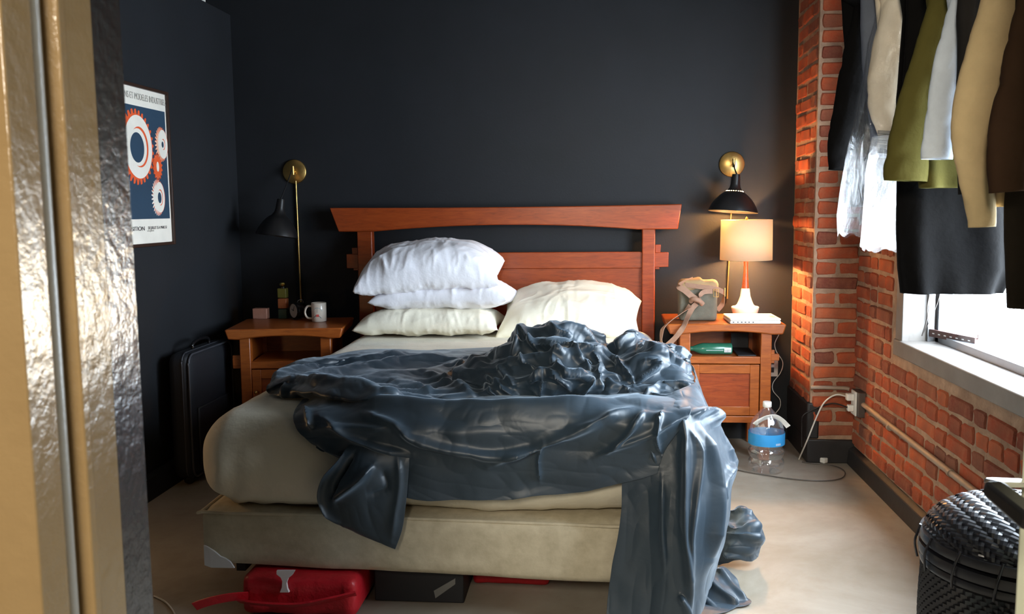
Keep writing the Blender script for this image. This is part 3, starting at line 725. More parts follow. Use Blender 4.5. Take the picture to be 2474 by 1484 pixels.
def arcband(r0, r1, a0, a1, cx_, cz_, n=8):
    o = []
    for i in range(n+1): a = math.radians(a0+(a1-a0)*i/n); o.append((cx_+r1*math.cos(a), cz_+r1*math.sin(a)))
    for i in range(n+1): a = math.radians(a1+(a0-a1)*i/n); o.append((cx_+r0*math.cos(a), cz_+r0*math.sin(a)))
    return o
qs = []
for k_ in range(6):
    a = 20+k_*24; qs.append(arcband(.024, .0265, a, a+24, .004, .048, 3))
decal(mg, 'print', (p[0],p[1],TZ), .0389, qs, 'mug_pale')
decal(mg, 'print', (p[0],p[1],TZ), .0390, [[(-.020,.022),(-.012,.030),(-.004,.036),(-.005,.033),(-.018,.019)],[(.024,.022),(.016,.030),(.010,.036),(.012,.031),(.022,.019)],[(.002,.050),(.0035,.050),(.0035,.078),(.002,.078)],[(-.009,.070),(-.004,.076),(-.0035,.074),(-.008,.069)]], 'mug_ink')
decal(mg, 'print', (p[0],p[1],TZ), .0391, [[(-.004,.028),(.012,.028),(.011,.040),(-.003,.040)]], 'mug_red')
# ---- sconces
def sconce(label, dx, dy, tube_bot, shade_top, shade_bot, rad, lit, aim):
    c = at(dx, dy, YB-.004)
    r = thing('wall_sconce', label, 'wall lamp', (c[0], YB, c[2]), 'black and brass wall sconces beside the headboard')
    R = Matrix.Rotation(math.radians(90), 3, 'X')
    obj('wall_plate', MB().lathe([(.0,-.004),(.066,-.004),(.066,.006),(.063,.009),(.0,.010)], c, 40, R), 'brass', r, smooth=True)
    obj('swivel', MB().tube([(c[0]+.004,YB-.01,c[2]),(c[0]+.004,YB-.045,c[2])], .008, 12).tube([(c[0]+.004,YB-.045,c[2]-.018),(c[0]+.004,YB-.045,c[2]+.028)], .0075, 12), 'brass', r, smooth=True)
    tb = at(tube_bot[0], tube_bot[1], YB-.012)
    obj('cord_cover', MB().tube([(c[0]+.006,YB-.010,c[2]-.05),(tb[0],YB-.010,tb[2])], .005, 10), 'brass', r, smooth=True, label='brass tube hiding the cord')
    st, sb = Vector(shade_top), Vector(shade_bot); ax = (sb-st).normalized(); L = (sb-st).length
    q = ax.to_track_quat('-Z', 'Y').to_matrix()
    obj('arm', MB().tube([(c[0],YB-.05,c[2]+.006), ((c[0]+st[0])/2, (YB-.05+st[1])/2, (c[2]+st[2])/2), tuple(st+ax*.02+Vector((.012 if aim < 0 else -.008, .004, 0)))], .0035, 8), 'black_enamel', r, smooth=True)
    prof = [(.013,0),(.019,-.001),(.021,-.012*1),(.0235,-.26*L),(.028,-.36*L),(.040,-.45*L)]
    prof += [(.040+(rad-.040)*(.45*t+.55*math.sin(math.radians(90*t))), -L*(.45+.55*t**1.25)) for t in (.15,.3,.45,.6,.75,.88,.96,1.0)]
    prof = [(a_, b_) for a_, b_ in prof]
    inner = [(a_-.0018 if a_ > .01 else a_, b_-.0005) for a_, b_ in prof[::-1]]
    sh = obj('shade', MB().lathe([(0,0)]+prof+inner+[(0,-.003)], tuple(st), 48, q, cap=False), 'black_enamel', r, smooth=True)
    obj('socket', MB().lathe([(.0,-.02),(.016,-.02),(.016,-.07),(.0,-.07)], tuple(st), 16, q), 'brass', r)
    if lit:
        hm = MB()
        for k_ in range(22):
            a = 2*math.pi*k_/22; rr = .0412; P = Vector((rr*math.cos(a), rr*math.sin(a), -.455*L)); P = q @ P + st
            hm.lathe([(0,-.0022),(.0022,-.0012),(.0026,0),(.0022,.0012),(0,.0022)], tuple(P), 8)
        obj('vent_hole', hm, 'bulb', sh, label='ring of glowing vent holes')
        bp = st + ax*(L*.66)
        obj('bulb', MB().lathe([(.0,.034),(.012,.028),(.016,.012),(.024,-.006),(.026,-.02),(.018,-.036),(0,-.042)], tuple(bp), 20), emit('warm_bulb', (1.0,.62,.28,1), 14), r, smooth=True)
        light('sconce_bulb', 'POINT', tuple(bp+ax*.045), 22.0, (1.0,.48,.15), .02)
    return r
Ys = 4.72
a0 = at(679, 481, Ys); a1 = at(672, 570, Ys)
sconce('unlit black bell sconce on a brass plate, above the mug nightstand', 712, 415, (727, 735), a0+np.array([.0,-.0,0]), a1+np.array([-.00,-.02,.0]), .112, False, 1)
a0 = at(1779, 421, Ys); a1 = at(1770, 512, Ys)
sconce('lit black bell sconce with glowing vent holes, above the white lamp', 1768, 397, (1757, 722), a0, a1+np.array([0,-.01,0]), .125, True, -1)
# ---- table lamp
LY = 4.735; c = at(1800, 700, LY); lx = c[0]+.002
zt = lambda py: at(1800, py, LY)[2]
lp = thing('table_lamp', 'lit white drum lamp with walnut neck and white ceramic foot', 'table lamp', (lx, LY, TZ))
z0, z1 = TZ, zt(697)
h = z1-z0
obj('ceramic_foot', MB().lathe([(0,0),(.050,0),(.062,.016*1),(.069,.040),(.070,.052),(.066,.055),(.052,.056),(.042,.066),(.034,.085),(.026,.108),(.0215,h-.006),(.020,h)], (lx,LY,z0), 48), 'ceramic', lp, smooth=True)
obj('neck', MB().lathe([(.0195,0),(.016,.03),(.0115,.09),(.011,.12),(.0135,.17),(.013,.19),(.006,.20),(.006,.24)], (lx,LY,z1), 24), 'walnut', lp, smooth=True)
s0, s1 = zt(628), zt(531)
obj('shade', MB().lathe([(.131,s0),(.1285,s1)], (lx,LY,0), 64, cap=False), 'shade', lp, smooth=True, solid=.0012)
obj('shade_ring', MB().tube([(lx-.127,LY,s1-.002),(lx+.127,LY,s1-.002)], .0015, 6).tube([(lx,LY-.127,s1-.002),(lx,LY+.127,s1-.002)], .0015, 6), 'brass', lp)
obj('finial', MB().lathe([(.004,s1-.02),(.004,s1+.002),(.008,s1+.006),(.003,s1+.014),(0,s1+.016)], (lx,LY,0), 14), 'brass', lp, smooth=True)
obj('bulb', MB().lathe([(.0,.055),(.018,.05),(.029,.03),(.026,.008),(.014,-.02),(.013,-.04)], (lx,LY,s0+.045), 20), emit('lamp_bulb', (1.0,.72,.42,1), 10), lp, smooth=True)
light('lamp_bulb', 'POINT', (lx,LY,s0+.055), 210.0, (1.0,.50,.19), .032)
# ---- laptop lying closed, turned sideways
f0, f1 = onT(1764, 787), onT(1887, 787); b0 = onT(1763, 752, TZ+.03); b1 = onT(1869, 752, TZ+.03)
yf = 4.448
xa, xb = f0[0]*yf/f0[1], f1[0]*yf/f1[1]
q4 = [(xa, yf), (xb, yf), (xb-.006, yf+.215), (xa-.006, yf+.215)]
lt = thing('laptop', 'closed white laptop lying in front of the lamp foot', 'laptop', ((xa+xb)/2, yf+.1, TZ))
obj('base', MB().prism(q4, 'z', TZ, TZ+.016), 'laptop', lt, bevel=.006, bseg=3)
obj('lid', MB().prism(q4, 'z', TZ+.0168, TZ+.027), 'laptop', lt, bevel=.005, bseg=3)
for (px0, w_) in ((1770,.008),(1781,.007),(1790,.008),(1799,.008),(1808,.007),(1818,.007),(1841,.002)):
    xp = xa + (px0-1764)/123*(xb-xa)
    obj('port', MB().box(xp, xp+w_, yf-.0006, yf+.002, TZ+.006, TZ+.011 if w_ > .003 else TZ+.008), 'port', lt)
def text(name, s, size, loc, rot, mat, parent, ext=.0003, sx=1.0):
    cu = bpy.data.curves.new(name, 'FONT'); cu.body = s; cu.size = size; cu.extrude = ext; cu.align_x = 'LEFT'
    o = bpy.data.objects.new(name, cu); COL.objects.link(o)
    me = bpy.data.meshes.new_from_object(o); bpy.data.objects.remove(o)
    o = bpy.data.objects.new(name, me); COL.objects.link(o); me.materials.clear(); me.materials.append(MT[mat])
    o.parent = parent; o.location = np.array(loc)-rootloc(parent); o.rotation_euler = rot; o.scale = (sx,1,1); return o
text('logo', 'ASUS', .026, (xb-.016, yf+.050, TZ+.0273), (0,0,math.radians(97)), 'logo_grey', lt)
# ---- canvas bag with webbing strap
by = 4.60
def bp(px, py, Y=by): return tuple(at(px, py, Y))
bg = thing('canvas_bag', 'small grey canvas messenger bag with brown webbing strap and buckle', 'bag', (at(1690,770,by)[0], by, TZ))
x0, x1 = at(1640,740,by)[0], at(1731,740,by)[0]
ztop = at(1690,690,by)[2]
V, fs = rbox(x0, x1, by-.045, by+.06, TZ+.001, ztop, .018, 16, 8, 14)
V += (fbm(V, 14, 3, 5)*.005)[:,None]*np.array([1,1.0,.3]); t = (V[:,2]-TZ)/(ztop-TZ); V[:,0] += -.004*t; V[:,1] += .02*t*0
V[:,2] = np.maximum(V[:,2], TZ+.001); V[:,2] -= t*.012*np.clip((x1-V[:,0])/(x1-x0),0,1)*0
obj('body', MB().add(V, fs), 'canvas', bg, smooth=True)
V, fs = rbox(x0-.004, x1+.006, by-.052, by+.066, ztop-.030, ztop+.030, (.03,.03,.022), 16, 8, 6)
V += (ridged(V, 12, 3, 8)*.006)[:,None]*np.array([.6,.8,1]); V[:,2] += .018*np.clip((V[:,0]-x0)/(x1-x0),0,1)*(V[:,0]<x0+.6*(x1-x0)) 
obj('flap', MB().add(V, fs), 'canvas_tan', bg, smooth=True)
yb_ = by-.062
obj('strap', MB().ribbon([bp(1655,688,yb_+.01),bp(1690,693,yb_),bp(1725,697,yb_),bp(1748,706,yb_+.03),bp(1750,712,by),bp(1745,735,by+.03),bp(1733,750,by+.04)], .024, .0025, Vector((0,-.2,1))), 'tan_web', bg, smooth=True)
obj('strap', MB().ribbon([bp(1672,676,by),bp(1648,685,yb_+.01),bp(1640,692,yb_),bp(1655,702,yb_-.006),bp(1674,718,yb_-.010),bp(1690,728,yb_-.014)], .030, .0025, [Vector((0,-.6,1)),Vector((.3,-.4,1)),Vector((.5,-.3,.9)),Vector((.7,0,.7)),Vector((.7,0,.7)),Vector((.6,0,.8))]), 'tan_web', bg, smooth=True)
obj('strap', MB().ribbon([bp(1722,704,yb_-.002),bp(1700,706,yb_-.008),bp(1688,718,yb_-.014),bp(1682,730,yb_-.018)], .024, .0025, [Vector((0,0,1)),Vector((0,0,1)),Vector((.6,0,.8)),Vector((1,0,.4))]), 'tan_web', bg, smooth=True)
kn = MB(); kn.tube([bp(1669,728,yb_-.004),bp(1676,723,yb_-.024),bp(1690,727,yb_-.026),bp(1697,734,yb_-.010)], .0125, 12); V = np.array(kn.v); V += (fbm(V, 40, 2, 4)*.003)[:,None]; kn.v = [tuple(v) for v in V]
obj('strap_knot', kn, 'tan_web', bg, smooth=True)
ye = 4.425
obj('strap', MB().ribbon([bp(1683,734,yb_-.016),bp(1672,746,yb_-.02),bp(1662,765,4.50),bp(1652,788,ye-.01),bp(1640,806,ye-.02),bp(1626,822,ye-.025),bp(1610,836,ye-.02),bp(1601,838,ye-.005),bp(1597,820,ye+.01),bp(1601,795,ye-.004),bp(1616,779,ye+.02),bp(1632,768,4.49),bp(1650,755,4.52),bp(1668,738,yb_-.01)], .026, .0025,
    [Vector((.9,0,.4)),Vector((.9,0,.4)),Vector((.9,-.1,.3)),Vector((.9,-.1,.3)),Vector((.9,-.2,.35)),Vector((.9,-.2,.4)),Vector((.8,-.3,.4)),Vector((.5,-.8,.2)),Vector((.3,-.9,.1)),Vector((.5,-.7,.3)),Vector((.6,-.5,.5)),Vector((.6,-.4,.6)),Vector((.7,-.3,.6)),Vector((.8,0,.6))]), 'tan_web', bg, smooth=True)
bx_, bz_ = at(1730,704,yb_-.004)[0], at(1730,708,yb_-.004)[2]
fr_ = MB()
for (u0,u1,w0,w1) in ((-.013,-.0105,-.020,.020),(.0105,.013,-.020,.020),(-.013,.013,.018,.0205),(-.013,.013,-.0205,-.018),(-.0012,.0012,-.019,.019)): fr_.box(bx_+u0, bx_+u1, yb_-.010, yb_-.007, bz_+w0, bz_+w1)
obj('buckle', fr_, 'brass', bg, bevel=.0008)
fr_ = MB(); bx2 = at(1751,706,yb_+.03)[0]; fr_.box(bx2-.002, bx2+.002, yb_+.018, yb_+.024, bz_-.020, bz_+.022); obj('strap_tip', fr_, 'brass', bg)
# ---- bottle lying on the shelf, and a dark tray behind it
q0 = at(1690, 832, 4.56); q1 = at(1768, 832, 4.56)
bt = thing('water_bottle', 'green drink bottle lying on its side on the nightstand shelf', 'bottle', (q0[0], 4.56, .515))
Rb = Matrix.Rotation(math.radians(-90), 3, 'Y')
L = q1[0]-q0[0]; cbt = (q1[0], 4.56, .515+.030)
obj('body', MB().lathe([(0,0),(.026,0),(.029,.004),(.029,L*.9),(.026,L),(.014,L+.03),(.012,L+.035),(.012,L+.05),(0,L+.05)], cbt, 28, Rb), 'green_bottle', bt, smooth=True)
obj('cap', MB().lathe([(0,L+.05),(.015,L+.05),(.015,L+.068),(0,L+.068)], cbt, 18, Rb), 'clear', bt, smooth=True)
decal_mb = MB()
def onb(s, a): 
    v = Rb @ Vector((.0296*math.cos(a), .0296*math.sin(a), s)); return (cbt[0]+v[0], cbt[1]+v[1], cbt[2]+v[2])
def patch(s0, s1, a0, a1, n=5):
    mb = MB(); vs = [onb(s, a0+(a1-a0)*i/n) for i in range(n+1) for s in (s0, s1)]
    return mb.add(vs, [(2*i, 2*i+1, 2*i+3, 2*i+2) for i in range(n)])
Al = -math.pi/2
obj('label', patch(.006, .040, Al-.5+0, Al+.3), 'label_white', bt, solid=.0003)
bars = MB()
for k_ in range(7): m_ = patch(.010+k_*.004, .0115+k_*.004, Al-.42, Al+.05, 2); bars.add([(x, y-.0004, z) for x, y, z in m_.v], m_.f)
obj('barcode', bars, 'port', bt)
obj('print', patch(.045, .130, Al-.16, Al-.10, 2), 'label_white', bt, solid=.0003)
obj('flat_case', MB().box(.70, .79, 4.50, 4.74, .516, .524).box(.70,.79,4.74,4.747,.516,.60), 'black_box', None, bevel=.002, label='dark flat case pushed in beside the bottle on the shelf', cat='case')
# ================================================================== CRUMPLED TOP SHEET
def push_out(P, eps=.010):
    rr = np.array([.13,.13,.14]); lo = np.array([-1.265,2.635,.30])+np.array([.13,.13,0]); hi = np.array([.32,4.76,.625])-rr
    c = np.clip(P, lo, hi); d = (P-c)/rr; L = np.linalg.norm(d, axis=-1, keepdims=True); k = 1+eps/.13
    inside = (L[..., 0] < k) & (P[..., 2] > .30)
    zero = L[..., 0] < 1e-4
    d = np.where(L > 1e-4, d/np.maximum(L, 1e-4), np.array([0,0,1.0]))
    Q = c + d*rr*k
    out = P.copy(); out[inside] = Q[inside]
    low = (P[..., 2] <= .31) & (P[..., 0] < .31) & (P[..., 0] > -1.25) & (P[..., 1] > 2.59) & (P[..., 1] < 4.7)   # in front of the box spring
    out[low, 1] = 2.59
    out[..., 2] = np.maximum(out[..., 2], .006+.004*np.abs(vnoise(out, 20, 3)))
    return out
def T(px, py, h=.02): return atZ(px, py, .625+h)
def Q_(px, py, Y): return at(px, py, Y)
def jitter(P, amp, scale, seed, stretch=(1,1,1), octv=3, warp=.5):
    N = normals(P); S = P*np.array(stretch)
    return P + N*(ridged(S, scale, octv, seed, warp)*amp)[..., None]
def jit2(P, amp, scale, seed): return P + np.stack([fbm(P, scale, 2, seed+k) for k in range(3)], -1)*amp
def crumple(P, amp, n, seed):
    """creased facets: distance-to-second-nearest pattern on a jittered set of points"""
    r = np.random.default_rng(seed); q = P.reshape(-1, 3); idx = r.choice(len(q), n, replace=False); C = q[idx] + r.normal(0, .01, (n, 3)); hgt = r.uniform(-1, 1, n)
    N = normals(P).reshape(-1, 3); out = np.zeros(len(q))
    for s in range(0, len(q), 20000):
        d = np.linalg.norm(q[s:s+20000, None, :]-C[None], axis=2); o = np.argsort(d, axis=1)[:, :3]
        d1 = np.take_along_axis(d, o, 1); e = d1[:, 1]-d1[:, 0]; 
        wt = 1/(d1+.008)**3; out[s:s+20000] = (wt*hgt[o]).sum(1)/wt.sum(1) - np.exp(-(e/.012))*.35
    return P + (N*(out*amp)[:, None]).reshape(P.shape)
def folds(P, amp, freq, n, seed, warp=.5, sharp=1.3, stretch=(1,1,1)):
    """long sharp creases with flat facets between them"""
    r = np.random.default_rng(seed); N = normals(P); S = P*np.array(stretch)
    Wp = np.stack([fbm(S, freq*.45, 2, seed+k) for k in range(3)], -1)*warp/freq*2
    S = S+Wp; h = 0; a = 1; tot = 0
    for k in range(n):
        d = r.normal(size=3); d /= np.linalg.norm(d); f = freq*(1.35**k)*r.uniform(.8,1.2)
        ph = (S@d)*f + r.uniform(0, 9); t = np.abs((ph % 1.0)*2-1); mod = np.clip(.55+1.1*vnoise(S, freq*.8, seed+90+k), 0, 1.3)
        h = h + a*mod*(t**sharp-.5); tot += a; a *= .72
    return P + N*(h/tot*2*amp)[..., None]
sheet = MB()
TOP = []
# --- band lying across the bed
rows = [
 [T(700,884,.0),T(742,866,.0),T(800,864,.0),T(900,850,.0),T(1040,852,.0),T(1200,845,.0),T(1330,846,.0),T(1480,846,.0),T(1590,850,.0),T(1652,862,-.01)],
 [T(672,905,.03),T(722,876,.045),T(800,872,.04),T(900,858,.045),T(1040,862,.035),T(1200,856,.03),T(1330,860,.03),T(1480,860,.03),T(1600,865,.03),T(1660,880,.01)],
 [T(652,925,.04),T(702,895,.05),T(790,892,.02),T(900,884,.025),T(1040,882,.02),T(1200,880,.02),T(1330,880,.03),T(1480,880,.03),T(1605,885,.03),T(1668,900,.01)],
 [T(645,938,.03),T(698,914,.06),T(790,912,.045),T(900,908,.03),T(1040,900,.03),T(1200,900,.03),T(1330,900,.03),T(1480,905,.03),T(1610,905,.03),T(1675,920,.01)],
 [T(650,948,.015),T(700,930,.045),T(790,938,.06),T(900,940,.045),T(1040,930,.025),T(1200,925,.03),T(1330,930,.03),T(1480,935,.03),T(1620,935,.03),T(1685,945,.0)],
 [T(668,958,.005),T(712,948,.035),T(790,958,.05),T(900,968,.055),T(1040,960,.03),T(1200,950,.03),T(1330,950,.03),T(1480,955,.03),T(1625,955,.03),T(1690,965,-.01)],
 [T(690,965,.0),T(735,966,.0),T(800,972,.0),T(900,985,.0),T(1040,985,.0),T(1200,970,.0),T(1330,968,.0),T(1480,965,.0),T(1630,965,.0),T(1690,975,-.03)],
]
P = net(rows, 110, 380)
P = strokes(P, [([(704,916),(790,906),(900,893),(1000,872),(1090,858)], .030, 9), ([(735,880),(850,876),(950,860),(1000,854)], .022, 8),
  ([(800,925),(900,915),(1010,905),(1120,880),(1200,862)], .020, 9), ([(704,916),(760,932),(840,945),(920,962),(1010,980)], .040, 12),
  ([(1020,905),(1080,925),(1120,945),(1150,965)], .022, 10), ([(1090,880),(1140,905),(1200,915)], .020, 8), ([(700,925),(690,950),(720,962)], .02, 7),
  ([(655,930),(680,905),(720,893),(790,890)], .02, 8), ([(1180,870),(1100,900),(1060,940)], .018, 7), ([(930,925),(1000,935),(1060,960)], .02, 8)])
P = jitter(P, .014, 6, 31, (1,1.6,1)); P = folds(P, .011, 6, 3, 3, .6, stretch=(.6,1.3,1)); P = jit2(P, .010, 9, 5)
sheet.grid(push_out(P))
# --- front drape
rows = [
 [Q_(732,972,2.86),T(790,950,.02),T(880,945,.02),T(980,940,.02),T(1100,940,.02),T(1220,940,.02),T(1340,940,.02),T(1460,940,.02),T(1560,935,.03),T(1650,940,.02)],
 [Q_(716,984,2.76),Q_(785,962,2.80),Q_(875,962,2.80),Q_(980,968,2.79),Q_(1100,972,2.79),Q_(1220,968,2.79),Q_(1340,966,2.79),Q_(1460,962,2.79),Q_(1560,958,2.78),Q_(1655,962,2.78)],
 [Q_(707,1004,2.68),Q_(780,988,2.66),Q_(870,990,2.64),Q_(980,1000,2.62),Q_(1100,1005,2.61),Q_(1220,1002,2.60),Q_(1340,998,2.60),Q_(1460,992,2.60),Q_(1560,985,2.60),Q_(1668,985,2.62)],
 [Q_(709,1025,2.64),Q_(782,1022,2.60),Q_(875,1028,2.58),Q_(980,1035,2.56),Q_(1100,1042,2.55),Q_(1220,1042,2.55),Q_(1340,1035,2.55),Q_(1460,1025,2.55),Q_(1565,1015,2.55),Q_(1664,1008,2.57)],
 [Q_(720,1045,2.62),Q_(790,1050,2.59),Q_(880,1062,2.58),Q_(985,1078,2.57),Q_(1100,1090,2.56),Q_(1220,1090,2.56),Q_(1340,1080,2.56),Q_(1460,1070,2.56),Q_(1560,1055,2.55),Q_(1640,1045,2.56)],
 [Q_(738,1062,2.61),Q_(800,1078,2.59),Q_(885,1092,2.58),Q_(985,1120,2.575),Q_(1100,1138,2.57),Q_(1220,1138,2.57),Q_(1340,1130,2.57),Q_(1455,1118,2.57),Q_(1545,1100,2.56),Q_(1612,1080,2.56)],
 [Q_(752,1074,2.61),Q_(812,1098,2.60),Q_(892,1115,2.59),Q_(983,1165,2.58),Q_(1100,1180,2.58),Q_(1220,1178,2.58),Q_(1340,1170,2.58),Q_(1450,1155,2.575),Q_(1530,1135,2.57),Q_(1597,1112,2.56)],
 [Q_(765,1080,2.61),Q_(820,1108,2.60),Q_(900,1130,2.59),Q_(980,1203,2.58),Q_(1100,1206,2.58),Q_(1220,1205,2.58),Q_(1340,1197,2.58),Q_(1450,1180,2.58),Q_(1525,1160,2.57),Q_(1588,1144,2.56)],
]
P = net(rows, 170, 380)
P = strokes(P, [
  ([(704,950),(800,958),(900,985),(1020,1000),(1140,1003),(1280,1000),(1420,990),(1540,962)], .045, 15),
  ([(735,985),(745,1010),(752,1040)], .020, 7), ([(752,1040),(850,1030),(950,1040)], .012, 9),
  ([(1545,982),(1440,1025),(1300,1070),(1180,1125)], .030, 12), ([(1670,1000),(1590,1040),(1500,1075),(1420,1110)], .016, 12),
  ([(960,1040),(1050,1072),(1130,1090),(1200,1100),(1290,1080)], .028, 15), ([(770,1010),(860,1060),(930,1085),(1000,1096)], .022, 12),
  ([(1560,985),(1520,1040),(1470,1090)], .018, 8), ([(1600,985),(1585,1050),(1600,1100)], .018, 7), ([(1310,1060),(1300,1110),(1306,1170)], .012, 6),
  ([(760,1074),(850,1100),(920,1096)], .016, 8), ([(870,1000),(950,1030),(1010,1060)], .016, 10)])
P = jitter(P, .010, 4, 41, (1,1,1.8)); P = folds(P, .006, 5, 3, 13, .6, stretch=(.6,1,1.2)); P = jit2(P, .008, 7, 15)
sheet.grid(push_out(P))
# --- hanging corner flap at the front
rows = [
 [Q_(842,1076,2.575),Q_(890,1070,2.57),Q_(940,1076,2.57),Q_(990,1088,2.572)],
 [Q_(820,1112,2.56),Q_(880,1115,2.545),Q_(935,1122,2.55),Q_(988,1132,2.56)],
 [Q_(785,1160,2.56),Q_(850,1168,2.53),Q_(920,1175,2.54),Q_(984,1182,2.56)],
 [Q_(776,1205,2.565),Q_(842,1220,2.545),Q_(915,1228,2.55),Q_(979,1232,2.56)],
 [Q_(800,1252,2.57),Q_(850,1272,2.56),Q_(905,1285,2.56),Q_(971,1282,2.565)],
 [Q_(858,1287,2.575),Q_(888,1300,2.57),Q_(922,1314,2.57),Q_(955,1327,2.57)],
]
P = net(rows, 110, 110)
P = strokes(P, [([(835,1090),(800,1135),(779,1175),(777,1205),(792,1240),(830,1270)], .022, 8), ([(905,1120),(870,1160),(815,1200),(808,1222)], .030, 10),
  ([(860,1090),(835,1130),(812,1170),(806,1210)], -.020, 8), ([(960,1090),(965,1160),(955,1240),(945,1310)], .010, 12), ([(920,1130),(935,1180),(880,1200)], -.012, 14)])
P = jitter(P, .006, 6, 51); sheet.grid(push_out(P, .02))
# --- big crumpled mound
rows = [
 [Q_(1085,972,2.90),Q_(1170,975,2.86),Q_(1235,978,2.85),Q_(1300,980,2.85),Q_(1360,980,2.85),Q_(1420,976,2.86),Q_(1475,968,2.88),Q_(1520,962,2.92)],
 [Q_(1085,945,2.96),Q_(1165,945,2.90),Q_(1232,945,2.86),Q_(1298,950,2.84),Q_(1358,952,2.84),Q_(1425,942,2.86),Q_(1485,930,2.90),Q_(1530,925,2.98)],
 [Q_(1090,922,3.03),Q_(1165,912,2.96),Q_(1225,905,2.90),Q_(1292,905,2.86),Q_(1355,905,2.86),Q_(1420,900,2.90),Q_(1490,892,2.97),Q_(1535,895,3.05)],
 [Q_(1100,905,3.10),Q_(1180,882,3.04),Q_(1215,862,2.99),Q_(1285,850,2.95),Q_(1350,850,2.95),Q_(1415,855,2.99),Q_(1480,860,3.05),Q_(1530,870,3.13)],
 [Q_(1120,890,3.20),Q_(1195,862,3.13),Q_(1222,828,3.11),Q_(1285,808,3.09),Q_(1345,795,3.09),Q_(1410,812,3.12),Q_(1465,838,3.18),Q_(1520,855,3.22)],
 [Q_(1140,880,3.30),Q_(1205,850,3.26),Q_(1240,812,3.26),Q_(1290,793,3.26),Q_(1350,776,3.26),Q_(1405,795,3.28),Q_(1460,830,3.30),Q_(1510,850,3.32)],
 [T(1160,872,.02),T(1220,856,.06),Q_(1255,822,3.42),Q_(1300,800,3.44),Q_(1352,785,3.46),Q_(1400,808,3.44),T(1455,845,.07),T(1505,850,.02)],
 [T(1170,858,.0),T(1230,850,.0),T(1270,845,.01),T(1310,840,.0),T(1355,838,.0),T(1400,840,.0),T(1450,842,.0),T(1500,845,.0)],
]
P = net(rows, 230, 260)
P = jit2(P, .030, 5, 61); P = folds(P, .046, 4.2, 3, 6, .8, 1.0)
P = strokes(P, [
  ([(1232,870),(1250,826),(1262,800),(1290,835),(1330,838),(1370,860)], .028, 9), ([(1330,800),(1380,795),(1430,815),(1480,835)], .025, 10),
  ([(1300,822),(1380,838),(1440,845),(1480,852)], .022, 8), ([(1330,780),(1345,805),(1385,815)], .02, 8), ([(1335,850),(1340,885),(1365,905),(1400,908),(1425,925),(1405,945),(1395,970)], .034, 9),
  ([(1275,930),(1300,912),(1330,906),(1370,925),(1380,950)], .030, 8), ([(1300,965),(1310,935),(1312,910)], .024, 7), ([(1285,945),(1305,955),(1345,965)], .02, 7), ([(1378,830),(1395,870),(1420,890),(1425,905)], .026, 8),
  ([(1205,880),(1225,915),(1250,935)], .02, 10), ([(1170,910),(1220,940),(1260,960)], .022, 9), ([(1110,925),(1170,935),(1210,965)], .018, 9), ([(1255,850),(1265,880),(1300,895)], .018, 8),
  ([(1425,850),(1450,880),(1440,920),(1460,950)], .024, 9)])
P = folds(P, .011, 11, 3, 8, .7, 1.0)
sheet.grid(push_out(P))
# --- right pile with pointed folds
rows = [
 [Q_(1430,985,2.84),Q_(1490,985,2.80),Q_(1545,985,2.76),Q_(1600,982,2.76),Q_(1650,975,2.80),Q_(1692,965,2.86)],
 [Q_(1435,955,2.90),Q_(1492,950,2.86),Q_(1545,948,2.82),Q_(1600,945,2.82),Q_(1650,940,2.87),Q_(1688,935,2.95)],
 [Q_(1440,920,2.98),Q_(1495,910,2.94),Q_(1545,905,2.90),Q_(1600,905,2.92),Q_(1650,905,2.97),Q_(1678,905,3.05)],
 [Q_(1450,885,3.08),Q_(1495,865,3.05),Q_(1540,855,3.03),Q_(1600,865,3.05),Q_(1640,880,3.10),Q_(1668,885,3.18)],
 [Q_(1465,862,3.20),Q_(1500,832,3.18),Q_(1535,822,3.18),Q_(1590,842,3.20),Q_(1630,855,3.25),Q_(1655,868,3.32)],
 [Q_(1475,850,3.34),Q_(1500,822,3.32),Q_(1532,806,3.32),Q_(1575,838,3.36),Q_(1618,848,3.42),Q_(1645,862,3.46)],
 [T(1480,846,.0),T(1505,846,.0),T(1530,846,.0),T(1575,846,.0),T(1610,848,.0),T(1640,855,-.02)],
]
P = net(rows, 190, 200)
P = jit2(P, .022, 6, 71); P = folds(P, .040, 4.6, 3, 19, .7, 1.0)
P = strokes(P, [([(1462,862),(1500,835),(1532,806)], .03, 8), ([(1475,865),(1500,880),(1520,910),(1530,935)], .026, 8), ([(1530,930),(1560,905),(1590,880),(1560,872)], .028, 8),
  ([(1545,830),(1590,850),(1630,880),(1665,905)], .026, 9), ([(1590,855),(1640,865),(1665,905)], .022, 8), ([(1520,950),(1545,985),(1560,975),(1600,930)], .028, 8), ([(1590,940),(1640,935),(1675,950)], .024, 8),
  ([(1560,960),(1610,970),(1680,965)], .022, 8), ([(1460,905),(1480,935),(1530,945)], .018, 8)])
P = folds(P, .010, 12, 3, 18, .7, 1.0)
sheet.grid(push_out(P))
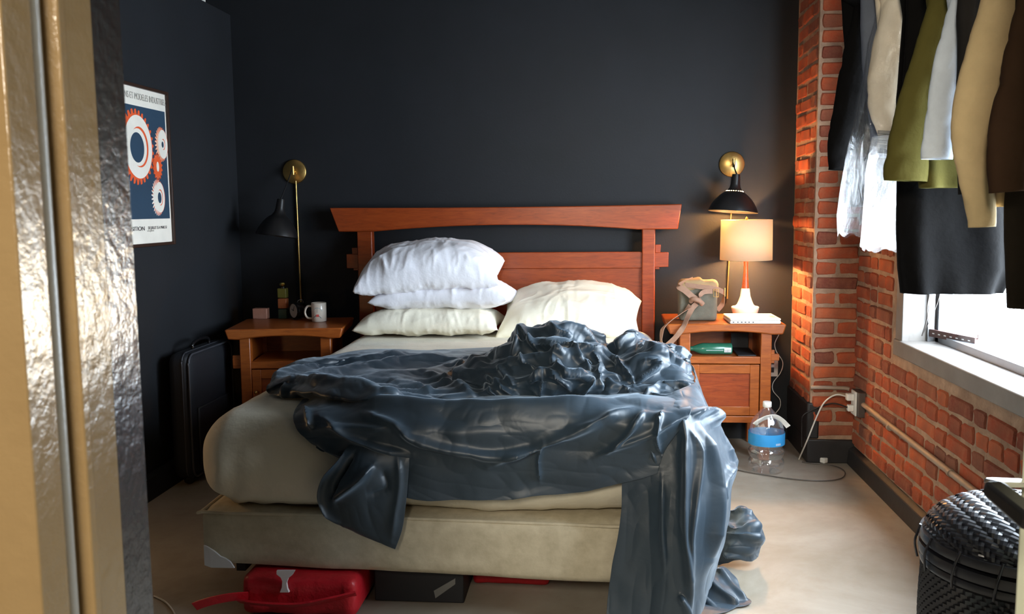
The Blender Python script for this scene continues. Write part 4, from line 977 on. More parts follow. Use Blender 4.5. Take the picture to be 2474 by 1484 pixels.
# --- cascade over the foot corner down to the floor
rows = [
 [Q_(1500,965,2.78),Q_(1550,960,2.78),Q_(1605,950,2.78),Q_(1645,940,2.82),Q_(1680,920,2.98),Q_(1664,870,3.35)],
 [Q_(1500,1020,2.60),Q_(1552,1008,2.60),Q_(1608,1000,2.60),Q_(1662,992,2.62),Q_(1700,985,2.80),Q_(1695,950,3.15)],
 [Q_(1500,1095,2.58),Q_(1556,1085,2.57),Q_(1615,1080,2.57),Q_(1676,1068,2.58),Q_(1722,1062,2.72),Q_(1738,1035,3.0)],
 [Q_(1501,1180,2.575),Q_(1560,1180,2.56),Q_(1620,1180,2.55),Q_(1684,1170,2.56),Q_(1740,1160,2.68),Q_(1780,1105,2.95)],
 [Q_(1497,1265,2.575),Q_(1556,1270,2.56),Q_(1620,1275,2.54),Q_(1688,1265,2.55),Q_(1742,1240,2.66),Q_(1768,1175,2.92)],
 [Q_(1483,1345,2.575),Q_(1548,1360,2.56),Q_(1615,1375,2.53),Q_(1682,1365,2.54),Q_(1732,1325,2.64),Q_(1762,1250,2.90)],
 [Q_(1470,1425,2.57),Q_(1540,1450,2.55),Q_(1618,1465,2.52),Q_(1664,1440,2.53),Q_(1712,1395,2.62),Q_(1745,1310,2.88)],
 [Q_(1462,1490,2.56),Q_(1540,1530,2.54),Q_(1622,1560,2.51),Q_(1660,1530,2.52),Q_(1700,1460,2.62),Q_(1730,1370,2.86)],
]
P = net(rows, 260, 320)
P = strokes(P, [([(1640,985),(1652,1060),(1654,1190),(1656,1330),(1662,1500)], .030, 10), ([(1672,1010),(1700,1080),(1718,1160),(1722,1260),(1712,1360)], .040, 14), ([(1650,1020),(1682,1090),(1678,1190),(1668,1330),(1662,1400)], .022, 9),
  ([(1700,990),(1740,1060),(1776,1112)], .022, 9), ([(1776,1112),(1755,1150),(1735,1180),(1748,1230)], .020, 9), ([(1660,1005),(1700,1000),(1720,1040)], .035, 9), ([(1600,1150),(1604,1250),(1606,1400)], .012, 10),
  ([(1640,1440),(1652,1470),(1660,1500)], .02, 6), ([(1560,1000),(1566,1060),(1590,1130)], .012, 8)])
P = jitter(P, .010, 5, 81, (1.5,1,.5)); P = jit2(P, .008, 6, 83); sheet.grid(push_out(P, .012))
# --- cloth heaped on the floor beside the bed
rows = [
 [Q_(1735,1262,3.30),Q_(1765,1238,3.28),Q_(1795,1226,3.26),Q_(1820,1240,3.24),Q_(1836,1268,3.22)],
 [Q_(1738,1292,3.18),Q_(1768,1280,3.14),Q_(1795,1275,3.12),Q_(1820,1285,3.12),Q_(1838,1300,3.14)],
 [Q_(1738,1330,3.12),Q_(1768,1322,3.08),Q_(1795,1318,3.07),Q_(1818,1322,3.08),Q_(1834,1325,3.12)],
 [Q_(1738,1374,3.10),Q_(1768,1366,3.10),Q_(1792,1358,3.11),Q_(1812,1350,3.12),Q_(1824,1342,3.14)],
]
P = net(rows, 90, 110)
P = strokes(P, [([(1740,1275),(1780,1283),(1832,1275)], .03, 8), ([(1745,1300),(1790,1292),(1836,1305)], .02, 7), ([(1750,1340),(1800,1352),(1822,1340)], .02, 7), ([(1745,1255),(1790,1240),(1822,1255)], .02, 7)])
P = jit2(P, .02, 12, 91); P = folds(P, .02, 7, 3, 26); sheet.grid(push_out(P))
rows = [
 [Q_(1640,1400,2.95),Q_(1690,1385,2.95),Q_(1725,1372,2.97),Q_(1748,1368,3.0)],
 [Q_(1640,1445,2.85),Q_(1695,1425,2.85),Q_(1745,1405,2.88),Q_(1780,1405,2.92)],
 [Q_(1645,1500,2.76),Q_(1705,1470,2.78),Q_(1765,1450,2.80),Q_(1814,1462,2.80)],
 [Q_(1650,1545,2.68),Q_(1705,1525,2.70),Q_(1750,1505,2.72),Q_(1788,1490,2.76)],
]
P = net(rows, 90, 110)
P = strokes(P, [([(1700,1400),(1740,1430),(1790,1470)], .02, 9), ([(1720,1375),(1770,1415),(1812,1462)], .015, 6), ([(1670,1440),(1720,1470),(1750,1500)], .018, 9)])
P = jit2(P, .015, 10, 95); P = folds(P, .012, 7, 3, 28); sheet.grid(push_out(P))
so = obj('top_sheet', sheet, 'satin', None, smooth=True, solid=.0018, label='crumpled slate blue satin sheet heaped on the bed and trailing to the floor', cat='bed sheet')
# ================================================================== CLOTHES ON THE RAIL
RX, RZ = 1.00, 2.13
rail = thing('clothes_rail', 'black pipe clothes rail hung in front of the window', 'clothes rail', (RX, 2.5, RZ))
obj('pipe', MB().tube([(RX,1.30,RZ),(RX,3.45,RZ)], .014, 12, smooth=False), 'black_enamel', rail, smooth=True)
for y in (1.45, 3.35): obj('hanger_rod', MB().tube([(RX,y,RZ),(RX,y,HC)], .006, 8, smooth=False), 'black_enamel', rail, smooth=True)
def garment(name, label, Y, mat, body, sleeve=None, seed=0, hanger=True, thick=.07, extra=None, cat=None, fold=.012, trans=None):
    """body: list of (z, xl, xr) from shoulder to hem. sleeve: list of (x, z, radius) along its run"""
    ztop = body[0][0]
    r = thing(name, label, cat or name.split('_')[-1], (RX, Y, body[-1][0]), 'clothes on the rail by the window')
    A = np.array(body, float); nv = 60; t = np.linspace(0, len(A)-1, nv); B = np.array([np.interp(t, range(len(A)), A[:,k]) for k in range(3)]).T
    nu = 72; th = np.linspace(0, 2*np.pi, nu, endpoint=False)
    P = np.zeros((nv, nu, 3))
    for j in range(nv):
        z, xl, xr = B[j]; q = j/(nv-1); tk = thick*(.45+.55*min(1, q*3))
        wob = 1 + .25*np.sin(th*5+seed+q*1.3)*min(1, q*2) + .15*np.sin(th*9+seed*2-q*2)*q
        P[j,:,0] = (xl+xr)/2 + (xr-xl)/2*np.cos(th); P[j,:,1] = Y + tk/2*np.sign(np.sin(th))*np.abs(np.sin(th))**.7*wob; P[j,:,2] = z
    P[-1,:,2] += 0
    S = P*np.array([1,1,.18]); Nn = np.stack([np.cos(th), np.sin(th), 0*th], -1)
    P += Nn[None]*(ridged(S, 9, 3, seed+3, .5)*fold)[..., None]
    vs = P.reshape(-1,3); fs = [(j*nu+i, j*nu+(i+1)%nu, (j+1)*nu+(i+1)%nu, (j+1)*nu+i) for j in range(nv-1) for i in range(nu)]
    fs.append(tuple(range(nu)))
    mb = MB().add(vs, fs); obj('body', mb, mat, r, smooth=True, solid=.003 if trans is None else 0)
    def slv(pts, yoff, sd):
        pts = np.array(pts, float); n = 56; t = np.linspace(0, len(pts)-1, n); Bq = np.array([np.interp(t, range(len(pts)), pts[:,k]) for k in range(3)]).T
        k_ = np.ones(5)/5
        for c_ in range(3): Bq[2:-2, c_] = np.convolve(Bq[:, c_], k_, 'valid')
        m = 32; th = np.linspace(0, 2*np.pi, m, endpoint=False); Q = np.zeros((n, m, 3))
        for j in range(n):
            x, z, rad = Bq[j]; a = Bq[max(j-1,0)]; b = Bq[min(j+1,n-1)]; d = np.array([b[0]-a[0], b[1]-a[1]]); d /= np.linalg.norm(d)+1e-9; nr = np.array([-d[1], d[0]])
            Q[j,:,0] = x + nr[0]*rad*np.cos(th); Q[j,:,2] = z + nr[1]*rad*np.cos(th); Q[j,:,1] = Y+yoff + rad*.55*np.sin(th)
        N = normals(Q); Sx = Q*np.array([1,1,.6]); Q = Q + N*(ridged(Sx, 11, 3, sd, .6)*fold*.9)[..., None]
        mb = MB().add(Q.reshape(-1,3), [(j*m+i, j*m+(i+1)%m, (j+1)*m+(i+1)%m, (j+1)*m+i) for j in range(n-1) for i in range(m)])
        obj('sleeve', mb, mat, r, smooth=True, solid=.003 if trans is None else 0)
    if sleeve:
        slv(sleeve, -.02, seed+20)
        slv([(2*RX-x if x < RX else x, z, rr) for x, z, rr in sleeve], .02, seed+40)
    if hanger:
        hz = ztop+.01
        obj('hanger', MB().tube([(RX-.19,Y,hz-.045),(RX-.06,Y,hz-.005),(RX,Y,hz+.012),(RX+.06,Y,hz-.005),(RX+.19,Y,hz-.045)], .007, 8).tube([(RX,Y,hz+.01),(RX,Y,RZ-.03),(RX-.022,Y,RZ-.01),(RX-.02,Y,RZ+.014),(RX,Y,RZ+.020),(RX+.02,Y,RZ+.005)], .0022, 6), 'black_enamel', r, smooth=True)
    return r
def X_(px, py, Y): return at(px, py, Y)[0]
def Z_(px, py, Y): return at(px, py, Y)[2]
def sl(Y, pts): return [(at(x, y, Y)[0], at(x, y, Y)[2], w_*Y/2190/2) for x, y, w_ in pts]
SH = 2.02
# far to near
Y = 3.18
garment('black_coat', 'black coat, farthest on the rail, sleeve against the brick pilaster', Y, 'cloth_black',
    [(SH,RX-.20,RX+.19),(1.75,RX-.17,RX+.20),(Z_(2060,380,Y),X_(2052,380,Y),RX+.19),(Z_(2050,500,Y),X_(2042,500,Y),RX+.18)],
    [(RX-.15,SH-.03,.07)]+sl(Y, [(2108,0,78),(2075,120,72),(2050,250,64),(2030,340,58),(2024,412,44)]), 1)
Y = 2.98
garment('grey_blue_shirt', 'grey blue shirt inside the clear dry cleaning bag', Y, 'cloth_greyblue',
    [(SH,RX-.19,RX+.19),(1.7,RX-.17,RX+.17),(Z_(2120,380,Y),X_(2110,380,Y),RX+.16)], [(RX-.15,SH-.03,.06)]+sl(Y, [(2150,0,60),(2125,120,56),(2118,240,50),(2122,300,44)]), 2, cat='shirt')
Y = 2.90
g = garment('beige_jacket', 'pale beige jacket with striped knit hem in the clear bag', Y, 'cloth_beige',
    [(SH,RX-.18,RX+.19),(1.70,RX-.14,RX+.17),(Z_(2130,300,Y),X_(2135,300,Y),RX+.15),(Z_(2130,355,Y),X_(2125,355,Y),X_(2215,355,Y))],
    [(RX-.14,SH-.03,.07)]+sl(Y, [(2178,0,90),(2150,110,84),(2128,200,72),(2128,260,60),(2150,330,50),(2158,370,40)]), 3, cat='jacket')
for k_ in range(5):
    y0 = 322+k_*11
    V = MB(); xl, xr = X_(2108,y0,Y), X_(2160,y0,Y); z_ = Z_(2130,y0,Y)
    obj('knit_band', MB().tube([(xl,Y-.052,z_),((xl+xr)/2,Y-.058,z_-.003),(xr,Y-.052,z_-.006)], .0055 if k_<4 else .008, 8), 'cloth_stripe' if k_ < 4 else 'cloth_black', g, smooth=True)
# plastic dry-cleaning bag around both
Y = 2.93
bag = thing('garment_bag', 'clear crinkled dry cleaning bag hanging from the rail', 'garment bag', (RX, Y, 1.1), 'clothes on the rail by the window')
def film(name, prof, Yc, tk, seed, mat='film'):
    A = np.array(prof, float); nv = 110; t = np.linspace(0, len(A)-1, nv); B = np.array([np.interp(t, range(len(A)), A[:,k]) for k in range(3)]).T
    nu = 120; th = np.linspace(0, 2*np.pi, nu, endpoint=False); P = np.zeros((nv,nu,3))
    for j in range(nv):
        py, xl, xr = B[j]; a = at(xl, py, Yc); b = at(xr, py, Yc)
        P[j,:,0] = (a[0]+b[0])/2+(b[0]-a[0])/2*np.cos(th); P[j,:,1] = Yc+tk*np.sin(th); P[j,:,2] = a[2]+.006*np.sin(th*7+seed)*(j > nv-12)
    P = np.concatenate([P, P[:, :1]], 1)
    P = folds(P, .010, 6, 4, seed, .8, stretch=(1,1,.45)); P[:, -1] = P[:, 0]
    obj(name, MB().grid(P), mat, bag, smooth=True)
film('film', [(-120,2150,2280),(0,2128,2255),(100,2096,2240),(200,2083,2225),(280,2070,2215),(360,2050,2200),(450,2032,2190),(520,2024,2150),(570,2028,2110)], 2.90, .085, 4)
film('film', [(330,2110,2200),(420,2092,2215),(500,2086,2215),(560,2083,2215),(596,2080,2212),(604,2090,2205)], 2.84, .065, 9, 'film_frosted')
Y = 2.78
garment('black_suit', 'black suit jacket hanging just before the plastic bag', Y, 'cloth_black',
    [(SH,RX-.17,RX+.19),(1.8,X_(2185,60,Y),RX+.19),(Z_(2190,250,Y),X_(2168,250,Y),RX+.18),(Z_(2190,420,Y),X_(2185,420,Y),RX+.16)], None, 5, cat='jacket')
Y = 2.66
garment('long_coat', 'long dark coat reaching lowest, with rounded hem before the window', Y, 'cloth_charcoal' if 0 else 'cloth_black',
    [(SH-.02,RX-.14,RX+.16),(1.7,X_(2190,100,Y),RX+.18),(Z_(2170,440,Y),X_(2168,440,Y),X_(2440,440,Y)),(Z_(2168,560,Y),X_(2166,560,Y),X_(2450,560,Y)),(Z_(2172,650,Y),X_(2170,650,Y),X_(2450,650,Y)),(Z_(2180,708,Y),X_(2178,708,Y),X_(2420,690,Y))], None, 6, cat='coat', thick=.09, fold=.008)
Y = 2.50
g = garment('olive_jacket', 'olive green jacket with a wide dark cuff', Y, 'cloth_olive',
    [(SH,RX-.18,RX+.18),(1.75,X_(2245,60,Y),RX+.18),(Z_(2200,300,Y),X_(2210,300,Y),RX+.17),(Z_(2210,455,Y),X_(2225,440,Y),RX+.12)],
    [(RX-.14,SH-.03,.07)]+sl(Y, [(2285,0,70),(2250,110,76),(2220,220,84),(2198,330,92),(2183,405,100),(2180,438,98)]), 7)
Y = 2.38
garment('light_blue_shirt', 'pale blue shirt with an open cuff', Y, 'cloth_lightblue',
    [(SH,RX-.17,RX+.17),(1.7,RX-.13,RX+.15),(Z_(2290,240,Y),X_(2305,240,Y),RX+.14)],
    [(RX-.13,SH-.03,.05)]+sl(Y, [(2345,-60,64),(2318,40,66),(2290,140,66),(2272,230,66),(2262,310,68),(2257,386,70)]), 8, cat='shirt')
Y = 2.28
g = garment('charcoal_coat', 'charcoal wool coat with dark buttons', Y, 'cloth_charcoal',
    [(SH,RX-.17,RX+.18),(1.75,X_(2312,60,Y),RX+.18),(Z_(2320,300,Y),X_(2310,300,Y),RX+.18),(Z_(2330,470,Y),X_(2318,460,Y),RX+.15)], None, 9, cat='coat')
for (bx_, by_) in ((2322,198),(2312,285)):
    b_ = at(bx_, by_, Y-.048); obj('button', MB().lathe([(0,-.003),(.010,-.003),(.011,.0),(.008,.003),(0,.002)], tuple(b_), 16, Matrix.Rotation(math.radians(90),3,'X')), 'black_gloss', g, smooth=True)
Y = 2.13
garment('tan_coat', 'tan suede coat with long crumpled sleeve', Y, 'cloth_tan',
    [(SH,RX-.17,RX+.18),(1.75,X_(2440,60,Y)-.05,RX+.18),(Z_(2400,300,Y),X_(2375,300,Y),RX+.16),(Z_(2400,500,Y),X_(2395,490,Y),RX+.12)],
    [(RX-.12,SH-.03,.07)]+sl(Y, [(2425,-20,96),(2400,80,100),(2372,180,104),(2350,270,104),(2342,350,96),(2352,440,78),(2362,520,58),(2362,548,52)]), 10, cat='coat')
Y = 1.98
garment('brown_jacket', 'dark brown suede jacket at the near end of the rail', Y, 'cloth_brown',
    [(SH,RX-.15,RX+.18),(1.75,X_(2490,60,Y),RX+.18),(Z_(2440,300,Y),X_(2440,300,Y),RX+.17),(Z_(2400,450,Y),X_(2425,450,Y),RX+.15)],
    [(RX-.10,SH-.03,.07)]+sl(Y, [(2520,-20,110),(2495,100,118),(2470,220,120),(2448,320,120),(2445,400,118),(2447,462,116)]), 11, cat='jacket')
Y = 2.06
garment('dark_brown_coat', 'long dark brown coat hanging to the sill between tan coat and brown jacket', Y, 'cloth_darkbrown',
    [(SH,RX-.12,RX+.18),(1.6,X_(2450,200,Y),RX+.18),(Z_(2440,500,Y),X_(2432,500,Y),RX+.17),(Z_(2440,745,Y),X_(2438,745,Y),RX+.15)], None, 12, cat='coat')
# ================================================================== POSTER
PX0 = XL+.002
def onL(px, py, off=.02): return atX(px, py, XL+off)
cR = onL(412, 409); yR = cR[1]; zT = onL(411,232)[2]; zB = onL(413,584)[2]
yL = yR-.52
ps = thing('framed_poster', 'framed gear poster in orange, white and blue on the charcoal wall', 'poster', (XL, (yL+yR)/2, zB))
fw = .014
obj('frame', MB().box(XL, XL+.024, yR-.004, yR+fw-.004, zB-fw, zT+fw).box(XL, XL+.024, yL-fw, yL, zB-fw, zT+fw).box(XL, XL+.024, yL, yR-.004, zT, zT+fw).box(XL, XL+.024, yL, yR-.004, zB-fw, zB), 'frame_dark', ps, bevel=.002)
obj('paper', MB().box(XL, XL+.012, yL, yR-.003, zB, zT), 'poster_paper', ps)
xs = XL+.0125
def yz(px, py): p = atX(px, py, xs); return p[1], p[2]
def flat(name, outs, mat, lift):
    mb = MB()
    for o in outs:
        n = len(o); mb.add([(xs+lift, y, z) for y, z in o], [tuple(range(n))])
    return obj(name, mb, mat, ps)
bR = yz(404, 400)[0]; bT = yz(404, 272)[1]; bB = yz(404, 528)[1]; bL = yL+(yR-bR)
obj('blue_field', MB().box(XL+.01, xs, bL, bR, bB, bT), 'poster_blue', ps)
def ell(cy, cz, ry, rz, n=40, a0=0, a1=360, tilt=0):
    out = []
    for i in range(n): 
        a = math.radians(a0+(a1-a0)*i/(n if a1-a0 == 360 else n-1)); y, z = ry*math.cos(a), rz*math.sin(a)
        out.append((cy+y*math.cos(tilt)-z*math.sin(tilt), cz+y*math.sin(tilt)+z*math.cos(tilt)))
    return out
def gear_out(cy, cz, ry, rz, teeth, dep):
    out = []
    for i in range(teeth):
        for f, r in ((0,1-dep),(.25,1),(.5,1),(.75,1-dep)):
            a = 2*math.pi*(i+f)/teeth; out.append((cy+ry*r*math.cos(a), cz+rz*r*math.sin(a)))
    return out
def gear(cpx, ry, rz, teeth, c_out, hole=True, off=(-.012, 0), hr=.42):
    cy, cz = yz(*cpx)
    flat('gear_rim', [gear_out(cy+off[0], cz+off[1], ry, rz, teeth, .13)], 'poster_orange', .0004)
    flat('gear_teeth', [gear_out(cy+off[0]*1.6, cz+off[1]*1.6-.002, ry*1.0, rz*1.0, teeth, .30)], c_out, .0008)
    flat('gear_body', [ell(cy-off[0]*.2, cz, ry*.82, rz*.84)], 'poster_orange', .0010)
    flat('gear_face', [ell(cy, cz, ry*.80, rz*.84)], 'poster_paper', .0012)
    if hole:
        flat('gear_bore', [ell(cy+ry*.06, cz, ry*(hr+.12), rz*(hr+.14))], 'poster_orange', .0016)
        flat('gear_hub', [ell(cy-ry*.02, cz-rz*.01, ry*(hr+.10), rz*(hr+.10))], 'poster_paper', .0018)
        flat('gear_hole', [ell(cy-ry*.08, cz-rz*.02, ry*hr, rz*hr)], 'poster_blue', .0020)
gear((334,355), .150, .162, 30, 'poster_orange', hr=.40)
gear((393,349), .056, .078, 26, 'poster_pink', hr=.18, off=(-.012,0))
gear((380,403), .045, .060, 16, 'poster_orange', hole=False, off=(0,0))
cy, cz = yz(380,403); flat('gear_rim', [gear_out(cy, cz, .045, .060, 16, .2)], 'poster_orange', .0022); flat('gear_hole', [ell(cy, cz, .012, .022)], 'poster_paper', .0026)
gear((386,477), .056, .082, 26, 'poster_paper', hr=.30, off=(-.014,0))
RT = (math.radians(90), 0, math.radians(90))
def ptxt(name, s, size, px, py, mat, width=None, anchor_right=False):
    y, z = yz(px, py)
    cu = bpy.data.curves.new(name, 'FONT'); cu.body = s; cu.size = size; cu.extrude = .0003; cu.align_x = 'RIGHT' if anchor_right else 'LEFT'
    o = bpy.data.objects.new(name, cu); COL.objects.link(o); me = bpy.data.meshes.new_from_object(o); bpy.data.objects.remove(o)
    me.materials.clear(); me.materials.append(MT[mat]); o = bpy.data.objects.new(name, me); COL.objects.link(o); o.parent = ps
    xsv = [v.co.x for v in me.vertices]; wdt = max(xsv)-min(xsv)
    o.scale = ((width/wdt) if width else 1, 1, 1)
    o.location = np.array((xs+.001, y, z))-rootloc(ps); o.rotation_euler = RT
ptxt('lettering', 'DESSINS ET MODELES INDUSTRIELS', .040, 402, 257, 'poster_grey', width=.44, anchor_right=True)
ptxt('lettering', 'EXPOSITION', .026, 350, 557, 'poster_dark', width=.20, anchor_right=True)
ptxt('lettering', 'DE JUILLET 55 A MARS 57', .018, 403, 552, 'poster_dark', width=.175, anchor_right=True)
ptxt('lettering', 'a la galerie', .012, 372, 559, 'poster_grey', width=.06, anchor_right=True)
# ================================================================== SUITCASE, UNDER-BED THINGS
sc = thing('suitcase', 'black soft suitcase standing against the left wall beside the nightstand', 'suitcase', (-1.90, 4.1, 0))
V, fs = rbox(-1.935, -1.83, 3.86, 4.36, .035, .62, (.03,.05,.05), 8, 16, 18)
body = obj('shell', MB().add(V, fs), 'dark_fabric', sc, smooth=True)
def rrect(x, ya, yb, za, zb, r, n=6):
    o = []
    for (cy, cz, a0) in ((yb-r, zb-r, 0),(ya+r, zb-r, 90),(ya+r, za+r, 180),(yb-r, za+r, 270)):
        for i in range(n+1): a = math.radians(a0+90*i/n); o.append((x, cy+r*math.cos(a), cz+r*math.sin(a)))
    return o+[o[0]]
obj('piping', MB().tube(rrect(-1.833, 3.868, 4.352, .043, .612, .05), .005, 8, smooth=False), 'black_piping', sc, smooth=True)
obj('piping', MB().tube(rrect(-1.862, 3.862, 4.358, .038, .619, .05), .004, 8, smooth=False), 'black_piping', sc, smooth=True)
obj('pocket', MB().box(-1.832, -1.820, 3.93, 4.29, .09, .36), 'dark_fabric', sc, bevel=.008)
obj('handle', MB().tube([(-1.88,4.02,.615),(-1.88,4.03,.645),(-1.88,4.11,.655),(-1.88,4.19,.645),(-1.88,4.20,.615)], .008, 8), 'black_gloss', sc, smooth=True)
for y in (3.92, 4.30): obj('wheel', MB().lathe([(0,-.012),(.03,-.012),(.034,0),(.03,.012),(0,.012)], (-1.88,y,.034), 18, Matrix.Rotation(math.radians(90),3,'Y')), 'black_gloss', sc, smooth=True)
def ub(px, py, Y): return tuple(at(px, py, Y))
Yr = 2.60
# red carrier bag with white mark
rb = thing('red_bag', 'red plastic bag with a white hourglass mark under the bed', 'bag', (at(700,1430,Yr)[0], Yr, 0))
x0, x1 = at(578,1400,Yr)[0], at(860,1400,Yr)[0]
V, fs = rbox(x0, x1, Yr, Yr+.30, .004, .132, .03, 26, 10, 8)
V += (ridged(V, 9, 3, 12)*.008)[:,None]*np.array([.4,1,.6]); V[:,2] = np.maximum(V[:,2], .003)
obj('body', MB().add(V, fs), 'red', rb, smooth=True)
hg = [(668,1380),(712,1380),(706,1390),(696,1398),(692,1410),(694,1424),(698,1432),(676,1432),(681,1420),(682,1405),(678,1396),(668,1388)]
vs = [np.array(at(a,b_,Yr-.012)) for a,b_ in hg]
obj('print', MB().add(vs+[v+np.array([0,.010,0]) for v in vs], [tuple(range(12))]+[(i,12+i,12+(i+1)%12,(i+1)%12) for i in range(12)]), 'white_print', rb)
obj('handle', MB().ribbon([ub(600,1440,2.60),ub(560,1443,2.585),ub(520,1450,2.575),ub(488,1459,2.57),ub(470,1466,2.57)], .030, .004, [Vector((0,-.35,1))]*5), 'red', rb, smooth=True)
obj('fold_strip', MB().ribbon([ub(575,1452,2.59),ub(640,1460,2.575),ub(720,1462,2.575),ub(790,1450,2.58),ub(860,1434,2.60)], .035, .006, [Vector((0,-.8,.6))]*5), 'red', rb, smooth=True)
Yk = 2.74
bk = thing('black_box', 'black cardboard box with a grey end panel under the bed', 'box', (at(980,1420,Yk)[0], Yk, 0))
xa, xb = at(905,1420,Yk)[0], at(1120,1420,Yk)[0]
obj('body', MB().box(xa, xb, Yk, Yk+.3, .002, .118), 'black_box', bk, bevel=.004)
pp = [ub(1048,1428,Yk-.003),ub(1100,1398,Yk-.003),ub(1100,1412,Yk-.003),ub(1052,1446,Yk-.003)]
obj('end_panel', MB().add(pp+[(p[0],p[1]+.003,p[2]) for p in pp], [(0,1,2,3),(4,7,6,5),(0,4,5,1),(1,5,6,2),(2,6,7,3),(3,7,4,0)]), 'grey_card', bk)
Yk = 2.88
x0, x1 = at(1140,1420,Yk)[0], at(1330,1420,Yk)[0]
V, fs = rbox(x0, x1, Yk, Yk+.28, .004, .122, .02, 16, 8, 6); V += (ridged(V, 11, 3, 22)*.006)[:,None]*np.array([.4,1,.6]); V[:,2] = np.maximum(V[:,2], .003)
obj('red_bag', MB().add(V, fs), 'red', None, smooth=True, label='second smaller red bag, deeper under the middle of the bed', cat='bag')
obj('loose_cable', MB().tube([atZ(372,1441,.004), atZ(395,1452,.004), atZ(412,1468,.004), atZ(424,1490,.004), atZ(428,1520,.004)], .003, 6), 'white_cord', None, smooth=True, label='thin pale cord curving over the floor next to the door jamb', cat='cord')
pb = at(468, 6, 4.5)
obj('box_on_partition', MB().box(XL-.09, XL-.004, 4.42, 4.60, HP+.001, HP+.08), 'white_plastic', None, bevel=.004, label='small white box on top of the charcoal partition wall', cat='box')
# ================================================================== JUG, CABLES, OUTLET, CONDUIT
jb = atZ(1853, 1142, 0); jx, jy = jb[0], jb[1]+.03
H = .335
jug = thing('water_jug', 'clear ribbed plastic water jug with blue label, cap and white strap handle', 'water jug', (jx, jy, 0))
prof = [(0,.004),(.060,.002),(.076,.006),(.083,.020),(.084,.050),(.078,.062),(.074,.070),(.082,.082),(.085,.100),(.078,.112),(.070,.118),(.078,.128),(.0835,.138),(.0835,.190),(.080,.200),(.078,.215),(.070,.240),(.055,.265),(.038,.285),(.026,.298),(.020,.305),(.019,.312)]
ri = Matrix.Identity(3); jm = MB(); segs = 72; vs = []
for k in range(segs):
    a = 2*math.pi*k/segs
    for (r_, z_) in prof:
        q = 1 + (.030*math.cos(9*a+z_*40) if .205 < z_ < .292 else 0) + (.02*math.cos(12*a) if z_ < .06 else 0)
        vs.append((jx+r_*q*math.cos(a), jy+r_*q*math.sin(a), z_))
n = len(prof); jm.add(vs, [(k*n+i, ((k+1)%segs)*n+i, ((k+1)%segs)*n+i+1, k*n+i+1) for k in range(segs) for i in range(n-1)])
obj('body', jm, 'clear', jug, smooth=True)
obj('cap', MB().lathe([(0,.336),(.019,.336),(.0205,.333),(.0205,.312),(.018,.310),(0,.310)], (jx,jy,0), 28), 'white_plastic', jug, smooth=True)
obj('label', MB().lathe([(.0845,.136),(.0848,.140),(.0848,.188),(.0845,.192)], (jx,jy,0), 64, cap=False), 'label_blue', jug, smooth=True)
bars = MB()
for k in range(9):
    s = .030+k*.003; a = math.radians(-90)+s/.085; a2 = a+.0014/.085
    bars.add([(jx+.0853*math.cos(t), jy+.0853*math.sin(t), z) for t in (a,a2) for z in (.142,.152)], [(0,1,3,2)])
obj('barcode', bars, 'label_white', jug)
obj('handle', MB().ribbon([(jx-.062,jy-.03,.232),(jx-.045,jy-.04,.250),(jx-.01,jy-.04,.268),(jx+.03,jy-.035,.272),(jx+.062,jy-.03,.255),(jx+.085,jy-.03,.232),(jx+.094,jy-.03,.222)], .024, .002, [Vector((-.3,-.5,.8)),Vector((-.2,-.5,.8)),Vector((0,-.5,.85)),Vector((.1,-.5,.85)),Vector((.3,-.5,.7)),Vector((.5,-.4,.6)),Vector((.6,-.3,.6))]), 'white_plastic', jug, smooth=True)
cd = 'power cords around the pilaster'
oc = at(2058, 962, YP-.03)
pl = thing('power_outlet', 'white wall outlet with stacked plugs on the grey junction box', 'outlet', (XR-.05, YP-.10, oc[2]))
bz = oc[2]
obj('junction_box', MB().box(XR-.045, XR-.012, YP-.20, YP-.085, bz-.058, bz+.058), 'plate_grey', pl, bevel=.003)
obj('outlet_plate', MB().box(XR-.052, XR-.045, YP-.175, YP-.100, bz-.057, bz+.057), 'white_plastic', pl, bevel=.002)
obj('plug', MB().box(XR-.085, XR-.052, YP-.155, YP-.120, bz+.012, bz+.045), 'white_plastic', pl, bevel=.004)
obj('plug', MB().box(XR-.078, XR-.052, YP-.152, YP-.122, bz-.040, bz-.010), 'white_plastic', pl, bevel=.004)
s = (XR-.085, YP-.138, bz+.030)
e = atZ(1930, 1110, .006)
obj('power_cable', MB().tube([s, at(2020,954,4.36), at(1992,972,4.36), at(1972,1010,4.36), at(1952,1060,4.37), tuple(e)], .0038, 8), 'white_cord', None, smooth=True, label='thick white cord arching from the outlet to the floor', cat='cord', group=cd)
obj('power_cable', MB().tube([(XR-.078,YP-.138,bz-.022), at(2010,975,4.37), at(1965,990,4.40), at(1940,1005,4.40), at(1937,1030,4.41), at(1937,1080,4.41)], .0035, 8), 'black_cord', None, smooth=True, label='black cord sagging from the outlet across the pilaster', cat='cord', group=cd)
obj('power_cable', MB().tube([atZ(a,b_,.005) for a,b_ in ((1752,1128),(1800,1140),(1860,1150),(1920,1158),(1985,1162),(2030,1157),(2042,1143),(2028,1130),(1995,1122),(1960,1120),(1938,1116))], .0028, 6), 'plate_grey', None, smooth=True, label='thin grey cord looping over the floor beside the jug', cat='cord', group=cd)
obj('power_cable', MB().tube([at(1882,808,4.70), at(1872,830,4.74), at(1876,850,4.78), at(1891,875,4.80), at(1886,900,4.80), at(1868,925,4.80), at(1868,945,4.80), at(1884,965,4.80), at(1884,985,4.80), at(1870,1005,4.80), at(1868,1030,4.78)], .0022, 6), 'white_cord', None, smooth=True, label='thin wavy white lamp cord hanging behind the lit nightstand', cat='cord', group=cd)
pg = atZ(1984, 1118, .0)
ad = thing('loose_plug', 'small white plug lying on the floor by the black base', 'plug', (pg[0], pg[1], 0))
R_ = Matrix.Rotation(math.radians(35), 3, 'Z')
